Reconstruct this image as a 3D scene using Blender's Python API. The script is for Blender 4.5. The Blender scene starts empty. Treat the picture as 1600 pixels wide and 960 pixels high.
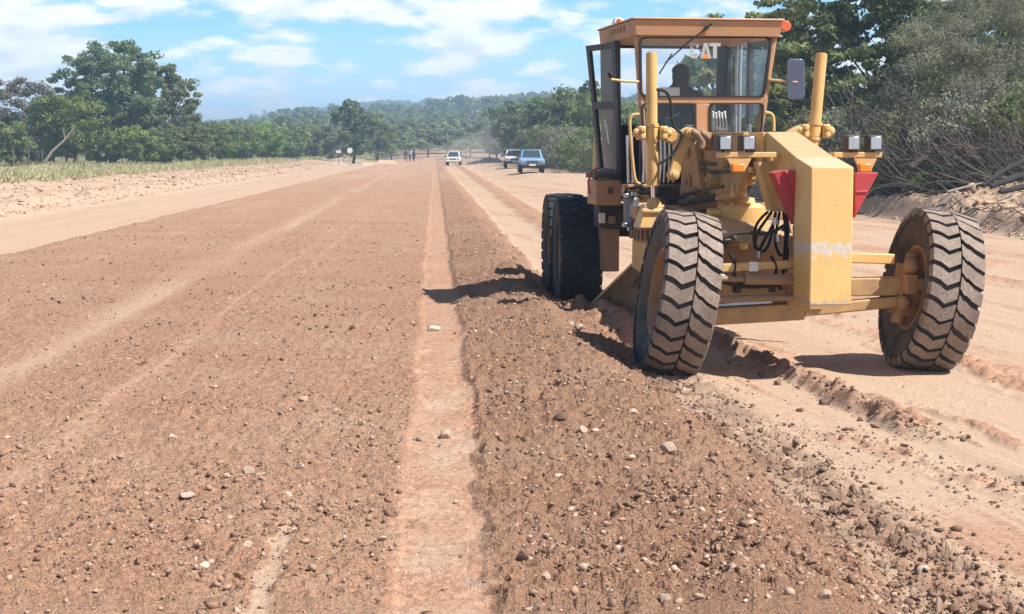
import bpy, bmesh, math, random
import numpy as np
from mathutils import Vector, Matrix, Euler
R = math.radians
SC = bpy.context.scene
COL = SC.collection
random.seed(7)

# ------------------------------------------------------------------ camera
F = 2600.0                      # focal length in photo pixels (photo 1600 wide)
HOR = 235.0                     # horizon row in the photo
CAMZ = 1.82
PITCH = math.atan((480 - HOR) / F)
cam_d = bpy.data.cameras.new("camera")
cam_d.sensor_width = 36.0
cam_d.lens = F / 1600 * 36.0
cam_d.clip_end = 20000
cam = bpy.data.objects.new("camera", cam_d)
COL.objects.link(cam)
cam.location = (0, 0, CAMZ)
cam.rotation_euler = (math.pi / 2 - PITCH, 0, 0)
SC.camera = cam
CAMR = Euler((math.pi / 2 - PITCH, 0, 0)).to_matrix()

def ray(px, py):
    return CAMR @ Vector(((px - 800) / F, (480 - py) / F, -1.0))
def at(px, py, Y):
    d = ray(px, py); k = Y / d.y
    return Vector((0, 0, CAMZ)) + d * k
def on_ground(px, py, z=0.0):
    d = ray(px, py); k = (z - CAMZ) / d.z
    return Vector((0, 0, CAMZ)) + d * k

# ------------------------------------------------------------------ mesh builder
class MB:
    def __init__(s): s.v = []; s.f = []; s.m = []; s.mat = 0
    def add(s, vs, fs):
        o = len(s.v); s.v += [tuple(p) for p in vs]
        for f in fs: s.f.append([o + i for i in f]); s.m.append(s.mat)
        return s
    def box(s, c, size, rot=None):
        c = Vector(c); h = Vector(size) / 2
        vs = [Vector((sx * h.x, sy * h.y, sz * h.z)) for sz in (-1, 1) for sy in (-1, 1) for sx in (-1, 1)]
        if rot is not None: vs = [rot @ p for p in vs]
        return s.hexa([c + p for p in vs])
    def hexa(s, p):   # order: (x-,y-,z-),(x+,y-,z-),(x-,y+,z-),(x+,y+,z-), then z+
        return s.add(p, [(0, 2, 3, 1), (4, 5, 7, 6), (0, 1, 5, 4), (2, 6, 7, 3), (0, 4, 6, 2), (1, 3, 7, 5)])
    def prism(s, pts, off):   # polygon of 3D pts extruded by vector
        n = len(pts); off = Vector(off); a = [Vector(p) for p in pts]; b = [p + off for p in a]
        return s.add(a + b, [list(range(n))[::-1], list(range(n, 2 * n))] + [(i, (i + 1) % n, n + (i + 1) % n, n + i) for i in range(n)])
    def tube(s, pts, r, n=10, cap=True):
        pts = [Vector(p) for p in pts]; k = len(pts)
        rs = r if isinstance(r, (list, tuple)) else [r] * k
        o = len(s.v); ref = None
        for i in range(k):
            t = (pts[min(i + 1, k - 1)] - pts[max(i - 1, 0)]).normalized()
            if ref is None:
                ref = t.orthogonal().normalized()
            ref = (ref - t * ref.dot(t))
            ref = ref.normalized() if ref.length > 1e-6 else t.orthogonal().normalized()
            bn = t.cross(ref)
            for j in range(n):
                a = 2 * math.pi * j / n
                s.v.append(tuple(pts[i] + (ref * math.cos(a) + bn * math.sin(a)) * rs[i]))
        for i in range(k - 1):
            for j in range(n):
                s.f.append([o + i * n + j, o + i * n + (j + 1) % n, o + (i + 1) * n + (j + 1) % n, o + (i + 1) * n + j]); s.m.append(s.mat)
        if cap:
            s.f.append([o + j for j in range(n)][::-1]); s.m.append(s.mat)
            s.f.append([o + (k - 1) * n + j for j in range(n)]); s.m.append(s.mat)
        return s
    def lathe(s, prof, n=24, M=None):   # prof: (axial x, radius), around X axis
        o = len(s.v); k = len(prof); M = M or Matrix.Identity(4)
        for x, r in prof:
            for j in range(n):
                a = 2 * math.pi * j / n
                s.v.append(tuple(M @ Vector((x, r * math.cos(a), r * math.sin(a)))))
        for i in range(k - 1):
            for j in range(n):
                s.f.append([o + i * n + j, o + (i + 1) * n + j, o + (i + 1) * n + (j + 1) % n, o + i * n + (j + 1) % n]); s.m.append(s.mat)
        return s
    def ball(s, c, r, n=10, sc=(1, 1, 1)):
        c = Vector(c); o = len(s.v); k = n // 2 + 1
        for i in range(k + 1):
            th = math.pi * i / k
            for j in range(n):
                a = 2 * math.pi * j / n
                s.v.append((c.x + r * sc[0] * math.sin(th) * math.cos(a), c.y + r * sc[1] * math.sin(th) * math.sin(a), c.z + r * sc[2] * math.cos(th)))
        for i in range(k):
            for j in range(n):
                s.f.append([o + i * n + j, o + (i + 1) * n + j, o + (i + 1) * n + (j + 1) % n, o + i * n + (j + 1) % n]); s.m.append(s.mat)
        return s
    def build(s, name, mats, parent=None, bevel=0.0, smooth=38, weld=True):
        me = bpy.data.meshes.new(name)
        me.from_pydata(s.v, [], s.f)
        mats = mats if isinstance(mats, (list, tuple)) else [mats]
        for m in mats: me.materials.append(m)
        me.polygons.foreach_set("material_index", s.m)
        bm = bmesh.new(); bm.from_mesh(me)
        if weld: bmesh.ops.remove_doubles(bm, verts=bm.verts, dist=1e-5)
        bmesh.ops.recalc_face_normals(bm, faces=bm.faces)
        bm.to_mesh(me); bm.free()
        if smooth:
            me.polygons.foreach_set("use_smooth", [True] * len(me.polygons))
            me.set_sharp_from_angle(angle=R(smooth))
        o = bpy.data.objects.new(name, me); COL.objects.link(o)
        if parent: o.parent = parent
        if bevel:
            b = o.modifiers.new("bevel", "BEVEL"); b.width = bevel; b.segments = 2; b.limit_method = 'ANGLE'; b.angle_limit = R(40)
            b.harden_normals = False
        return o

def np_mesh(name, V, Fq, mats, attrs=None, smooth=False, mi=None):
    """V (n,3) float, Fq (m,k) int with constant k"""
    me = bpy.data.meshes.new(name)
    n = len(V); m, k = Fq.shape
    me.vertices.add(n); me.vertices.foreach_set("co", np.ascontiguousarray(V, dtype=np.float32).ravel())
    me.loops.add(m * k); me.loops.foreach_set("vertex_index", np.ascontiguousarray(Fq, dtype=np.int32).ravel())
    me.polygons.add(m)
    me.polygons.foreach_set("loop_start", np.arange(0, m * k, k, dtype=np.int32))
    try: me.polygons.foreach_set("loop_total", np.full(m, k, dtype=np.int32))
    except Exception: pass
    if smooth: me.polygons.foreach_set("use_smooth", np.ones(m, dtype=bool))
    for mt in (mats if isinstance(mats, (list, tuple)) else [mats]): me.materials.append(mt)
    if mi is not None: me.polygons.foreach_set("material_index", np.ascontiguousarray(mi, dtype=np.int32))
    for an, av in (attrs or {}).items():
        a = me.attributes.new(an, 'FLOAT', 'POINT'); a.data.foreach_set("value", np.ascontiguousarray(av, dtype=np.float32))
    me.update(calc_edges=True); me.validate()
    return me

def link(name, me, parent=None, loc=(0, 0, 0), rz=0.0, sc=1.0):
    o = bpy.data.objects.new(name, me); COL.objects.link(o)
    if parent: o.parent = parent
    o.location = loc; o.rotation_euler = (0, 0, rz); o.scale = (sc, sc, sc) if not isinstance(sc, tuple) else sc
    return o
def tag(o, label, cat, group=None, kind=None):
    if label: o["label"] = label
    if cat: o["category"] = cat
    if group: o["group"] = group
    if kind: o["kind"] = kind
    return o
def empty(name, loc=(0, 0, 0), rz=0.0):
    o = bpy.data.objects.new(name, None); COL.objects.link(o); o.location = loc; o.rotation_euler = (0, 0, rz)
    o.empty_display_size = 0.2
    return o

# ------------------------------------------------------------------ numpy noise
def _h(ix, iy, s):
    h = (ix.astype(np.int64) * 374761393 + iy.astype(np.int64) * 668265263 + s * 1442695041) & 0xFFFFFFFF
    h = ((h ^ (h >> 13)) * 1274126177) & 0xFFFFFFFF
    h = ((h ^ (h >> 16)) * 2246822519) & 0xFFFFFFFF
    return ((h ^ (h >> 15)) & 0xFFFFFF) / float(0xFFFFFF)
def vn(x, y, s=0):
    x = np.asarray(x, dtype=np.float64); y = np.asarray(y, dtype=np.float64)
    xi = np.floor(x); yi = np.floor(y); fx = x - xi; fy = y - yi
    fx = fx * fx * fx * (fx * (fx * 6 - 15) + 10); fy = fy * fy * fy * (fy * (fy * 6 - 15) + 10)
    xi = xi.astype(np.int64); yi = yi.astype(np.int64)
    a = _h(xi, yi, s); b = _h(xi + 1, yi, s); c = _h(xi, yi + 1, s); d = _h(xi + 1, yi + 1, s)
    return (a + (b - a) * fx + (c - a) * fy + (a - b - c + d) * fx * fy) * 2 - 1
def ss(a, b, x):
    t = np.clip((x - a) / (b - a), 0, 1); return t * t * (3 - 2 * t)

# ------------------------------------------------------------------ materials
def newmat(name):
    m = bpy.data.materials.new(name); m.use_nodes = True
    nt = m.node_tree; b = nt.nodes["Principled BSDF"]
    return m, nt, b
def N(nt, t, **k):
    n = nt.nodes.new(t)
    for a, v in k.items():
        if a in n.inputs.keys() if isinstance(a, str) else False: n.inputs[a].default_value = v
        else: setattr(n, a, v)
    return n
def L(nt, a, b): nt.links.new(a, b)
def noise(nt, vec, scale, detail=4, rough=0.6):
    n = nt.nodes.new("ShaderNodeTexNoise"); n.inputs["Scale"].default_value = scale
    n.inputs["Detail"].default_value = detail; n.inputs["Roughness"].default_value = rough
    if vec is not None: L(nt, vec, n.inputs["Vector"])
    return n.outputs["Fac"]
def ramp(nt, fac, a, b, ca=(0, 0, 0, 1), cb=(1, 1, 1, 1)):
    r = nt.nodes.new("ShaderNodeValToRGB"); L(nt, fac, r.inputs["Fac"])
    r.color_ramp.elements[0].position = a; r.color_ramp.elements[1].position = b
    r.color_ramp.elements[0].color = ca; r.color_ramp.elements[1].color = cb
    return r.outputs["Color"]
def c4(c): return (c[0], c[1], c[2], 1.0)
def mixc(nt, fac, a, b, mode='MIX'):
    m = nt.nodes.new("ShaderNodeMix"); m.data_type = 'RGBA'; m.blend_type = mode; m.clamp_factor = True
    for sock, v in ((m.inputs[0], fac), (m.inputs[6], a), (m.inputs[7], b)):
        if hasattr(v, "is_output"): L(nt, v, sock)
        elif isinstance(v, (int, float)): sock.default_value = v
        else: sock.default_value = c4(v)
    return m.outputs[2]
def math2(nt, op, a, b=0.0, clamp=False):
    m = nt.nodes.new("ShaderNodeMath"); m.operation = op; m.use_clamp = clamp
    for i, v in enumerate((a, b)):
        if hasattr(v, "is_output"): L(nt, v, m.inputs[i])
        else: m.inputs[i].default_value = v
    return m.outputs[0]
def bump(nt, bsdf, h, strength=0.4, dist=0.01):
    b = nt.nodes.new("ShaderNodeBump"); b.inputs["Strength"].default_value = strength; b.inputs["Distance"].default_value = dist
    L(nt, h, b.inputs["Height"]); L(nt, b.outputs["Normal"], bsdf.inputs["Normal"])

def paint(name, col, rough=0.5, metal=0.0, grime=(0.20, 0.13, 0.08), amount=0.45, scale=6.0, dust=0.35, dustc=(0.47, 0.34, 0.23), spec=0.4):
    """worn paint: blotchy grime, fine speckle and settled dust on upward faces"""
    m, nt, b = newmat(name)
    tc = nt.nodes.new("ShaderNodeTexCoord"); o = tc.outputs["Object"]
    n1 = noise(nt, o, scale, 6, 0.65); n2 = noise(nt, o, scale * 9, 3, 0.6)
    g = ramp(nt, n1, 0.46, 0.72)
    g = math2(nt, 'MULTIPLY', g, amount)
    c = mixc(nt, g, col, grime)
    c = mixc(nt, math2(nt, 'MULTIPLY', ramp(nt, n2, 0.60, 0.72), amount * 0.6), c, tuple(x * 0.6 for x in grime))
    geo = nt.nodes.new("ShaderNodeNewGeometry"); sp = nt.nodes.new("ShaderNodeSeparateXYZ"); L(nt, geo.outputs["Normal"], sp.inputs[0])
    up = math2(nt, 'MULTIPLY', ramp(nt, sp.outputs[2], 0.25, 0.95), dust)
    up = math2(nt, 'ADD', up, math2(nt, 'MULTIPLY', ramp(nt, n1, 0.35, 0.6), dust * 0.35), True)
    c = mixc(nt, up, c, dustc)
    L(nt, c, b.inputs["Base Color"])
    b.inputs["Metallic"].default_value = metal; b.inputs["Specular IOR Level"].default_value = spec
    rr = nt.nodes.new("ShaderNodeMapRange"); L(nt, n1, rr.inputs[0]); rr.inputs[3].default_value = rough - 0.12; rr.inputs[4].default_value = min(1, rough + 0.25)
    L(nt, rr.outputs[0], b.inputs["Roughness"])
    bump(nt, b, n2, 0.12, 0.004)
    return m
def simple(name, col, rough=0.6, metal=0.0, var=0.25, scale=8.0, spec=0.4):
    m, nt, b = newmat(name)
    tc = nt.nodes.new("ShaderNodeTexCoord")
    n1 = noise(nt, tc.outputs["Object"], scale, 4)
    c = mixc(nt, n1, tuple(x * (1 - var) for x in col), tuple(min(1, x * (1 + var)) for x in col))
    L(nt, c, b.inputs["Base Color"]); b.inputs["Roughness"].default_value = rough; b.inputs["Metallic"].default_value = metal
    b.inputs["Specular IOR Level"].default_value = spec
    return m
def glass(name, tint=(0.86, 0.92, 0.93), refl=0.10, dirt=0.0):
    m = bpy.data.materials.new(name); m.use_nodes = True; nt = m.node_tree; nt.nodes.clear()
    out = nt.nodes.new("ShaderNodeOutputMaterial"); tr = nt.nodes.new("ShaderNodeBsdfTransparent"); gl = nt.nodes.new("ShaderNodeBsdfGlossy")
    tr.inputs[0].default_value = c4(tint); gl.inputs["Roughness"].default_value = 0.03
    mx = nt.nodes.new("ShaderNodeMixShader"); fr = nt.nodes.new("ShaderNodeLayerWeight"); fr.inputs[0].default_value = 0.5
    L(nt, math2(nt, 'ADD', math2(nt, 'MULTIPLY', math2(nt, 'POWER', fr.outputs[1], 4.0), 0.5), refl), mx.inputs[0]); L(nt, tr.outputs[0], mx.inputs[1]); L(nt, gl.outputs[0], mx.inputs[2])
    if dirt:
        df = nt.nodes.new("ShaderNodeBsdfDiffuse"); df.inputs[0].default_value = (0.5, 0.42, 0.34, 1)
        tc = nt.nodes.new("ShaderNodeTexCoord"); nn = noise(nt, tc.outputs["Object"], 3.5, 5, 0.7)
        m2 = nt.nodes.new("ShaderNodeMixShader"); L(nt, math2(nt, 'MULTIPLY', ramp(nt, nn, 0.3, 0.8), dirt), m2.inputs[0])
        L(nt, mx.outputs[0], m2.inputs[1]); L(nt, df.outputs[0], m2.inputs[2]); L(nt, m2.outputs[0], out.inputs[0])
    else:
        L(nt, mx.outputs[0], out.inputs[0])
    return m

M = {}
M['yellow'] = paint("yellow_paint", (0.68, 0.42, 0.150), 0.45, 0, (0.28, 0.17, 0.09), 0.35, 5, 0.45)
M['ochre'] = paint("ochre_cab_paint", (0.47, 0.245, 0.125), 0.5, 0, (0.22, 0.12, 0.07), 0.35, 4, 0.3)
M['red'] = paint("red_paint", (0.42, 0.035, 0.045), 0.45, 0, (0.2, 0.05, 0.04), 0.3, 7, 0.12)
M['dark'] = paint("dark_metal", (0.035, 0.037, 0.045), 0.55, 0.2, (0.09, 0.07, 0.055), 0.5, 6, 0.25)
M['black'] = paint("black_frame", (0.050, 0.055, 0.080), 0.4, 0, (0.07, 0.06, 0.055), 0.4, 5, 0.12)
M['rubber'] = simple("black_rubber", (0.02, 0.02, 0.022), 0.75, 0, 0.3)
M['steel'] = paint("bare_steel", (0.55, 0.55, 0.56), 0.28, 0.9, (0.3, 0.24, 0.2), 0.3, 8, 0.1)
M['edge'] = paint("polished_edge", (0.62, 0.66, 0.70), 0.3, 0.7, (0.4, 0.36, 0.33), 0.25, 9, 0.05)
M['mold'] = paint("moldboard_soil_shade", (0.27, 0.165, 0.095), 0.7, 0.0, (0.26, 0.16, 0.10), 0.7, 5, 0.35)  # soil brown, with the blade face's shade darkened into the colour
M['chrome'] = simple("chrome", (0.75, 0.75, 0.76), 0.12, 1.0, 0.1)
M['glass'] = glass("cab_glass", (0.93, 0.95, 0.97), 0.035, 0.03)
M['glass_clear'] = glass("door_glass", (0.96, 0.97, 0.97), 0.03, 0.015)
M['glass_band'] = glass("tinted_glass", (0.80, 0.88, 0.93), 0.02, 0.0)
M['seat'] = simple("seat_vinyl", (0.03, 0.03, 0.035), 0.6)
M['amber'] = simple("amber_lens", (0.72, 0.23, 0.03), 0.25, 0, 0.15)
M['orange'] = simple("orange_beacon_lens", (0.62, 0.13, 0.05), 0.25, 0, 0.1)
M['lampglass'] = simple("lamp_reflector", (0.50, 0.50, 0.53), 0.2, 0.7, 0.1)
M['white'] = simple("white_plastic", (0.72, 0.71, 0.68), 0.4, 0, 0.06)
M['cream'] = simple("cream_paper", (0.72, 0.68, 0.60), 0.8, 0, 0.1)
CLOUD_T = (0.425, 0.54)
SKY_GAIN = (3.2, 4.5, 3.8)
HAZE_COL = (0.50, 0.74, 1.0, 1)
CLOUD_SEED = 3.1
CLOUD_DARK = (9.6, 10.0, 10.9)
CLOUD_LIT = (12.6, 12.6, 12.7)
HORIZON_COL = (10, 11.6, 13.0)
EXPOSURE = 0.70
DENOISE = True
BROWN_D = (0.265, 0.138, 0.086); BROWN_L = (0.53, 0.322, 0.212); BROWN_RED = (0.36, 0.195, 0.126); BROWN_PALE = (0.47, 0.32, 0.225)
PALE_D = (0.37, 0.248, 0.168); PALE_L = (0.535, 0.39, 0.282); PALE_RED = (0.46, 0.30, 0.205)
BROWN_MOIST = (0.27, 0.135, 0.080)
HAZE = 0.0009
# ------------------------------------------------------------------ world, sun, haze
SUN = Vector((0.68, -0.34, 1.0)).normalized()
sun_el = math.asin(SUN.z); sun_az = math.atan2(SUN.x, SUN.y)
sd = bpy.data.lights.new("sun", 'SUN'); sd.energy = 5.0; sd.angle = R(0.55); sd.color = (1.0, 0.955, 0.89)
so = bpy.data.objects.new("sun", sd); COL.objects.link(so)
so.rotation_euler = (-SUN).to_track_quat('-Z', 'Y').to_euler()
so.location = (30, -20, 60)

w = bpy.data.worlds.new("World"); SC.world = w; w.use_nodes = True
nt = w.node_tree; nt.nodes.clear()
out = nt.nodes.new("ShaderNodeOutputWorld"); bg = nt.nodes.new("ShaderNodeBackground"); L(nt, bg.outputs[0], out.inputs[0])
bg.inputs[1].default_value = 0.074
tc = nt.nodes.new("ShaderNodeTexCoord"); sep = nt.nodes.new("ShaderNodeSeparateXYZ"); L(nt, tc.outputs["Generated"], sep.inputs[0])
x_, y_, z_ = sep.outputs
# the clear blue of the photograph sits low over the horizon: read the sky model a little higher up
zz = math2(nt, 'ADD', math2(nt, 'MULTIPLY', z_, 1.6), 0.30)
cmb = nt.nodes.new("ShaderNodeCombineXYZ"); L(nt, x_, cmb.inputs[0]); L(nt, y_, cmb.inputs[1]); L(nt, zz, cmb.inputs[2])
nrm = nt.nodes.new("ShaderNodeVectorMath"); nrm.operation = 'NORMALIZE'; L(nt, cmb.outputs[0], nrm.inputs[0])
sky = nt.nodes.new("ShaderNodeTexSky"); sky.sky_type = 'NISHITA'; sky.sun_disc = False
sky.sun_elevation = sun_el; sky.sun_rotation = sun_az; sky.air_density = 1.0; sky.dust_density = 0.6; sky.ozone_density = 1.2
L(nt, nrm.outputs[0], sky.inputs[0])
skyc = mixc(nt, 1.0, sky.outputs[0], mixc(nt, math2(nt, 'DIVIDE', z_, 0.28, True), SKY_GAIN, (1, 1, 1)), 'MULTIPLY')
# clouds: flat-based cumulus rows, drawn on azimuth / elevation
az = nt.nodes.new("ShaderNodeMath"); az.operation = 'ARCTAN2'; L(nt, x_, az.inputs[0]); L(nt, y_, az.inputs[1])
el = math2(nt, 'ARCSINE', z_)
elw = math2(nt, 'POWER', math2(nt, 'MAXIMUM', el, 0.0), 0.85)
def cloudn(dv, scale, detail, seed):
    c = nt.nodes.new("ShaderNodeCombineXYZ")
    L(nt, az.outputs[0], c.inputs[0]); L(nt, math2(nt, 'ADD', math2(nt, 'MULTIPLY', elw, 2.3), dv), c.inputs[1]); c.inputs[2].default_value = seed
    n = nt.nodes.new("ShaderNodeTexNoise"); n.inputs["Scale"].default_value = scale; n.inputs["Detail"].default_value = detail; n.inputs["Roughness"].default_value = 0.56
    L(nt, c.outputs[0], n.inputs["Vector"]); return n.outputs["Fac"]
ca = cloudn(0.0, 9.5, 3, CLOUD_SEED); puff = cloudn(0.0, 34.0, 6, 7.7)
ca = math2(nt, 'ADD', ca, math2(nt, 'MULTIPLY', math2(nt, 'SUBTRACT', puff, 0.5), 0.55))
cb = cloudn(0.03, 9.5, 3, CLOUD_SEED); puffb = cloudn(0.03, 34.0, 4, 7.7)
cb = math2(nt, 'ADD', cb, math2(nt, 'MULTIPLY', math2(nt, 'SUBTRACT', puffb, 0.5), 0.55))
cover = ramp(nt, ca, CLOUD_T[0], CLOUD_T[1])
clear = nt.nodes.new('ShaderNodeMapRange'); clear.interpolation_type = 'SMOOTHSTEP'; L(nt, el, clear.inputs[0]); clear.inputs[1].default_value = 0.16; clear.inputs[2].default_value = 0.34; clear.inputs[3].default_value = 1.0; clear.inputs[4].default_value = 0.0
cover = math2(nt, 'MULTIPLY', cover, clear.outputs[0])
lit = ramp(nt, math2(nt, 'ADD', math2(nt, 'MULTIPLY', math2(nt, 'SUBTRACT', ca, cb), 3.0), 0.5), 0.25, 0.75)
cl_col = mixc(nt, lit, CLOUD_DARK, CLOUD_LIT)
low = math2(nt, 'SUBTRACT', 1.0, math2(nt, 'DIVIDE', el, 0.075), True)
hz = mixc(nt, math2(nt, 'MULTIPLY', low, 0.75), skyc, HORIZON_COL)
fin = mixc(nt, math2(nt, 'MULTIPLY', cover, 0.92), hz, cl_col)
# below the horizon: plain soil-lit haze
fin = mixc(nt, math2(nt, 'GREATER_THAN', 0.0, z_), fin, (1.2, 1.0, 0.9))
L(nt, fin, bg.inputs[0])

SC.view_settings.view_transform = 'Standard'
try: SC.view_settings.look = 'None'
except Exception: pass
SC.view_settings.exposure = EXPOSURE; SC.view_settings.gamma = 1.0; SC.view_settings.use_curve_mapping = False
SC.cycles.use_denoising = DENOISE
try: SC.cycles.denoiser = 'OPENIMAGEDENOISE'
except Exception: pass
SC.cycles.max_bounces = 8; SC.cycles.diffuse_bounces = 3; SC.cycles.glossy_bounces = 3; SC.cycles.transparent_max_bounces = 16
SC.cycles.transmission_bounces = 4; SC.cycles.volume_bounces = 0
SC.cycles.sample_clamp_indirect = 6
SC.cycles.use_adaptive_sampling = True; SC.cycles.adaptive_threshold = 0.02

# ------------------------------------------------------------------ grader placement
GX, GY, GTH = 2.39, 13.71, R(9.0)
GM = Matrix.Translation((GX, GY, 0)) @ Matrix.Rotation(GTH, 4, 'Z')
GI = GM.inverted()

# ------------------------------------------------------------------ terrain
SL = 0.046
def edge_x(Y):     # right edge of the loose windrow
    return np.interp(Y, [4, 6.5, 9, 13.5, 17.9, 29.8, 80, 200], [1.60, 1.58, 1.46, 1.00, 0.60, 0.10, 1.4 - SL * 80, 1.2 - SL * 200])
def hill(x, y):
    h = np.interp(x / np.maximum(y, 1.0), [-0.6, -0.32, -0.19, -0.12, -0.05, 0.0, 0.05, 0.2, 0.6], [2, 3, 5, 12, 15.5, 17.5, 19, 22, 22])
    a = ss(255, 760, y)
    h2 = np.interp(x / np.maximum(y, 1.0), [-0.4, -0.24, -0.18, -0.15, -0.12, -0.09, -0.06, 0.0, 0.05], [3, 5, 9, 14, 16, 19, 20, 17, 5])
    far_ridge = ss(1000, 1450, y) * h2 * (1 + .12 * vn(x / 90, y / 300, 93))
    return far_ridge + a * (h + 2.5 * vn(x / 60, y / 60, 91) + 1.2 * vn(x / 23, y / 23, 92))
def zmacro(x, y):
    x = np.asarray(x, float); y = np.asarray(y, float)
    u = x + SL * y
    lay = 0.22 * ss(-7.3, -6.5, u) * ss(0.02, -0.55, x - edge_x(y))
    lump = 0.5 + 0.5 * vn(u / 0.9, y / 2.2, 5)
    z = 0.30 * ss(-11.2, -12.6, u) + 0.28 * ss(-12.6, -17, u)
    z = z + lay
    z = z + ss(-11.2, -12.0, u) * ss(-18, -15, u) * (0.10 * vn(u / .8, y / 1.6, 3))
    # right spoil bank
    near = 1 - 0.55 * ss(60, 200, y)
    rb = ss(12.0, 12.7, u) * 0.42 + ss(12.9, 15.5, u) * 0.55 + ss(12.1, 13.0, u) * (0.30 * vn(u / 1.3, y / 2.6, 11) + 0.10 * vn(u / .45, y / .8, 12))
    z = z + rb * near * ss(8, 16, y)
    z = z + 0.25 * ss(4.0, 7.0, u) * ss(60, 120, y) * ss(13, 11, u)
    z = z + hill(x, y)
    return z

def terrain(x, y, sp):
    """full relief; sp = local sampling step used to fade detail that the sheet cannot carry"""
    u = x + SL * y
    def am(lam): return np.clip(lam / (2.2 * sp) - 0.25, 0, 1)
    z = zmacro(x, y)
    ex = edge_x(y)
    du = x - ex                              # >0 : right of the windrow
    # masks
    lo = ss(-7.25, -6.95, u + 0.10 * vn(u * .8, y / 3, 21)) * ss(0.10, -0.12, du + 0.10 * vn(y / .5, u, 22))     # loose brown zone
    loose_r = lo * ss(0.12, 0.34, u)          # right of centre track (coarser)
    # windrow swell
    z = z + (0.05 + 0.08 * ss(13.0, 16.5, y) * ss(30, 24, y)) * loose_r * ss(-1.5, -0.35, du) * (1 + 0.35 * vn(u / .35, y / .5, 23))
    hp = ss(17.8, 17.0, y) * ss(13.4, 15.6, y) * ss(0.60, 0.05, np.abs(du - 0.16))
    z = z + 0.24 * hp * (1 + .3 * vn(x / .1, y / .15, 24) + .25 * vn(x / .3, y / .4, 74))
    # far windrow right of the machine's earlier pass
    wr = ss(2.2, 2.6, u) * ss(3.3, 2.9, u) * ss(26, 34, y)
    z = z + 0.06 * wr * (1 + .4 * vn(u / .3, y / .9, 25))
    rag = 0.022 * vn(y / .28, u * 6, 76) + .016 * vn(y / .09, u * 9, 77)
    def trk(c, hw, soft=0.06): return ss(hw + soft, hw - soft, np.abs(u - c - 0.035 * vn(y / 2.1, c, 26)) + rag)
    tc_ = trk(0.04, 0.185, 0.035) * (1 - .45 * ss(25, 90, y))
    tl1 = trk(-3.15, 0.26, 0.20) * (0.62 + 0.3 * vn(y / 6, u * 3, 27))
    tl2 = trk(-2.08, 0.045, 0.04) * (0.8 + .2 * vn(y / 1.5, u, 28))
    tl3 = trk(-4.9, 0.30, 0.30) * (0.50 + 0.3 * vn(y / 8, u * 3, 29))
    tl4 = trk(-0.62, 0.04, 0.03) * ss(7.4, 7.0, y)
    trp = ss(1.45, 1.62, u) * ss(2.25, 2.05, u) * ss(19, 23, y)
    smooth_ = np.clip(tc_ + 0.7 * np.clip(tl1, 0, 1) + 0.8 * np.clip(tl2, 0, 1) + 0.5 * np.clip(tl3, 0, 1) + tl4, 0, 1)
    # imprint bars in the centre track, sharp right wall
    bars = np.clip(1.6 * vn(y / 0.06 + 0.6 * vn(u / .15, y / .3, 30), u / .22, 31), -1, 1)
    z = z - 0.014 * tc_ - 0.012 * np.clip(tl1, 0, 1) + 0.012 * np.clip(tl2, 0, 1)
    z = z + tc_ * am(.1) * 0.013 * bars * (0.45 + ss(.02, .2, np.abs(u - .04)) * 1.1) + tc_ * am(.03) * .003 * vn(x / .03, y / .03, 67)
    z = z + 0.016 * ss(.05, 0.0, np.abs(u - 0.262 - .03 * vn(y / .3, 2.2, 78))) * (0.4 + 0.6 * vn(y / .10, u / .1, 32)) * am(.12) * ss(40, 20, y)
    stk = vn(u / .26, y / 45, 68) * .6 + vn(u / .10, y / 30, 69) * .5
    stk = ss(.08, .45, stk) * ss(-1.0, -1.8, u) * lo * (.6 + .4 * vn(u / .3, y / 2.5, 70))
    stk = np.clip(stk, 0, 1)
    rough = lo * (1 - 0.80 * smooth_) * (1 - .45 * stk) * (0.8 + 0.55 * ss(0.1, 0.3, u))
    # grader wheel track toward the camera: clods
    s1 = x - (1.25 + (13.6 - y) * 0.088)
    tk = ss(0.36, 0.16, np.abs(s1 + .02)) * ss(13.9, 13.3, y)
    bars2 = np.sin(2 * np.pi * (y / 0.135 + 0.9 * np.abs(s1)) + 1.2 * vn(x / .2, y / .2, 33))
    z = z + tk * am(.12) * (0.024 * bars2 + 0.022 * vn(x / .09, y / .13, 34) + .022 * cell(x, y, .07, 82) + .012 * cell(x, y, .04, 83))
    # small ridge left by the blade
    s2 = x - (1.97 + (15.5 - y) * 0.139) - 0.05 * vn(y / .5, 3.3, 36)
    rd = ss(0.17, 0.02, np.abs(s2)) * ss(10.0, 11.2, y) * ss(18.0, 15.8, y)
    z = z + rd * (0.075 + 0.05 * vn(x / .07, y / .1, 37))
    s3 = x - (2.25 + (10.2 - y) * 0.30) - 0.08 * vn(y / .4, 8.3, 38)
    rd3 = ss(0.22, 0.04, np.abs(s3)) * ss(7.6, 8.4, y) * ss(11.0, 10.0, y) * (.5 + .5 * vn(x / .3, y / .3, 39))
    z = z + np.clip(rd3, 0, 1) * (0.03 + 0.03 * vn(x / .06, y / .09, 40))
    rd5 = 0 * x
    for (xa_, ya_, sl_, hw_, y0_, y1_, sd_) in ((3.60, 19.1, .04, .13, 11.0, 24.0, 110), (2.67, 12.0, .09, .10, 7.5, 13.0, 111), (3.95, 14.0, .05, .16, 11.0, 19.0, 112), (3.05, 11.0, .12, .12, 8.2, 12.5, 113), (4.5, 16.0, .03, .2, 12.0, 30.0, 114)):
        s5 = x - (xa_ + (ya_ - y) * sl_) - .06 * vn(y / .6, sd_ * 1.3, sd_)
        rd5 = np.maximum(rd5, ss(hw_, hw_ * .15, np.abs(s5)) * ss(y0_, y0_ + .8, y) * ss(y1_, y1_ - 1.5, y) * ss(-.35, .25, vn(x / .25, y / .8, sd_ + 20)))
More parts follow.
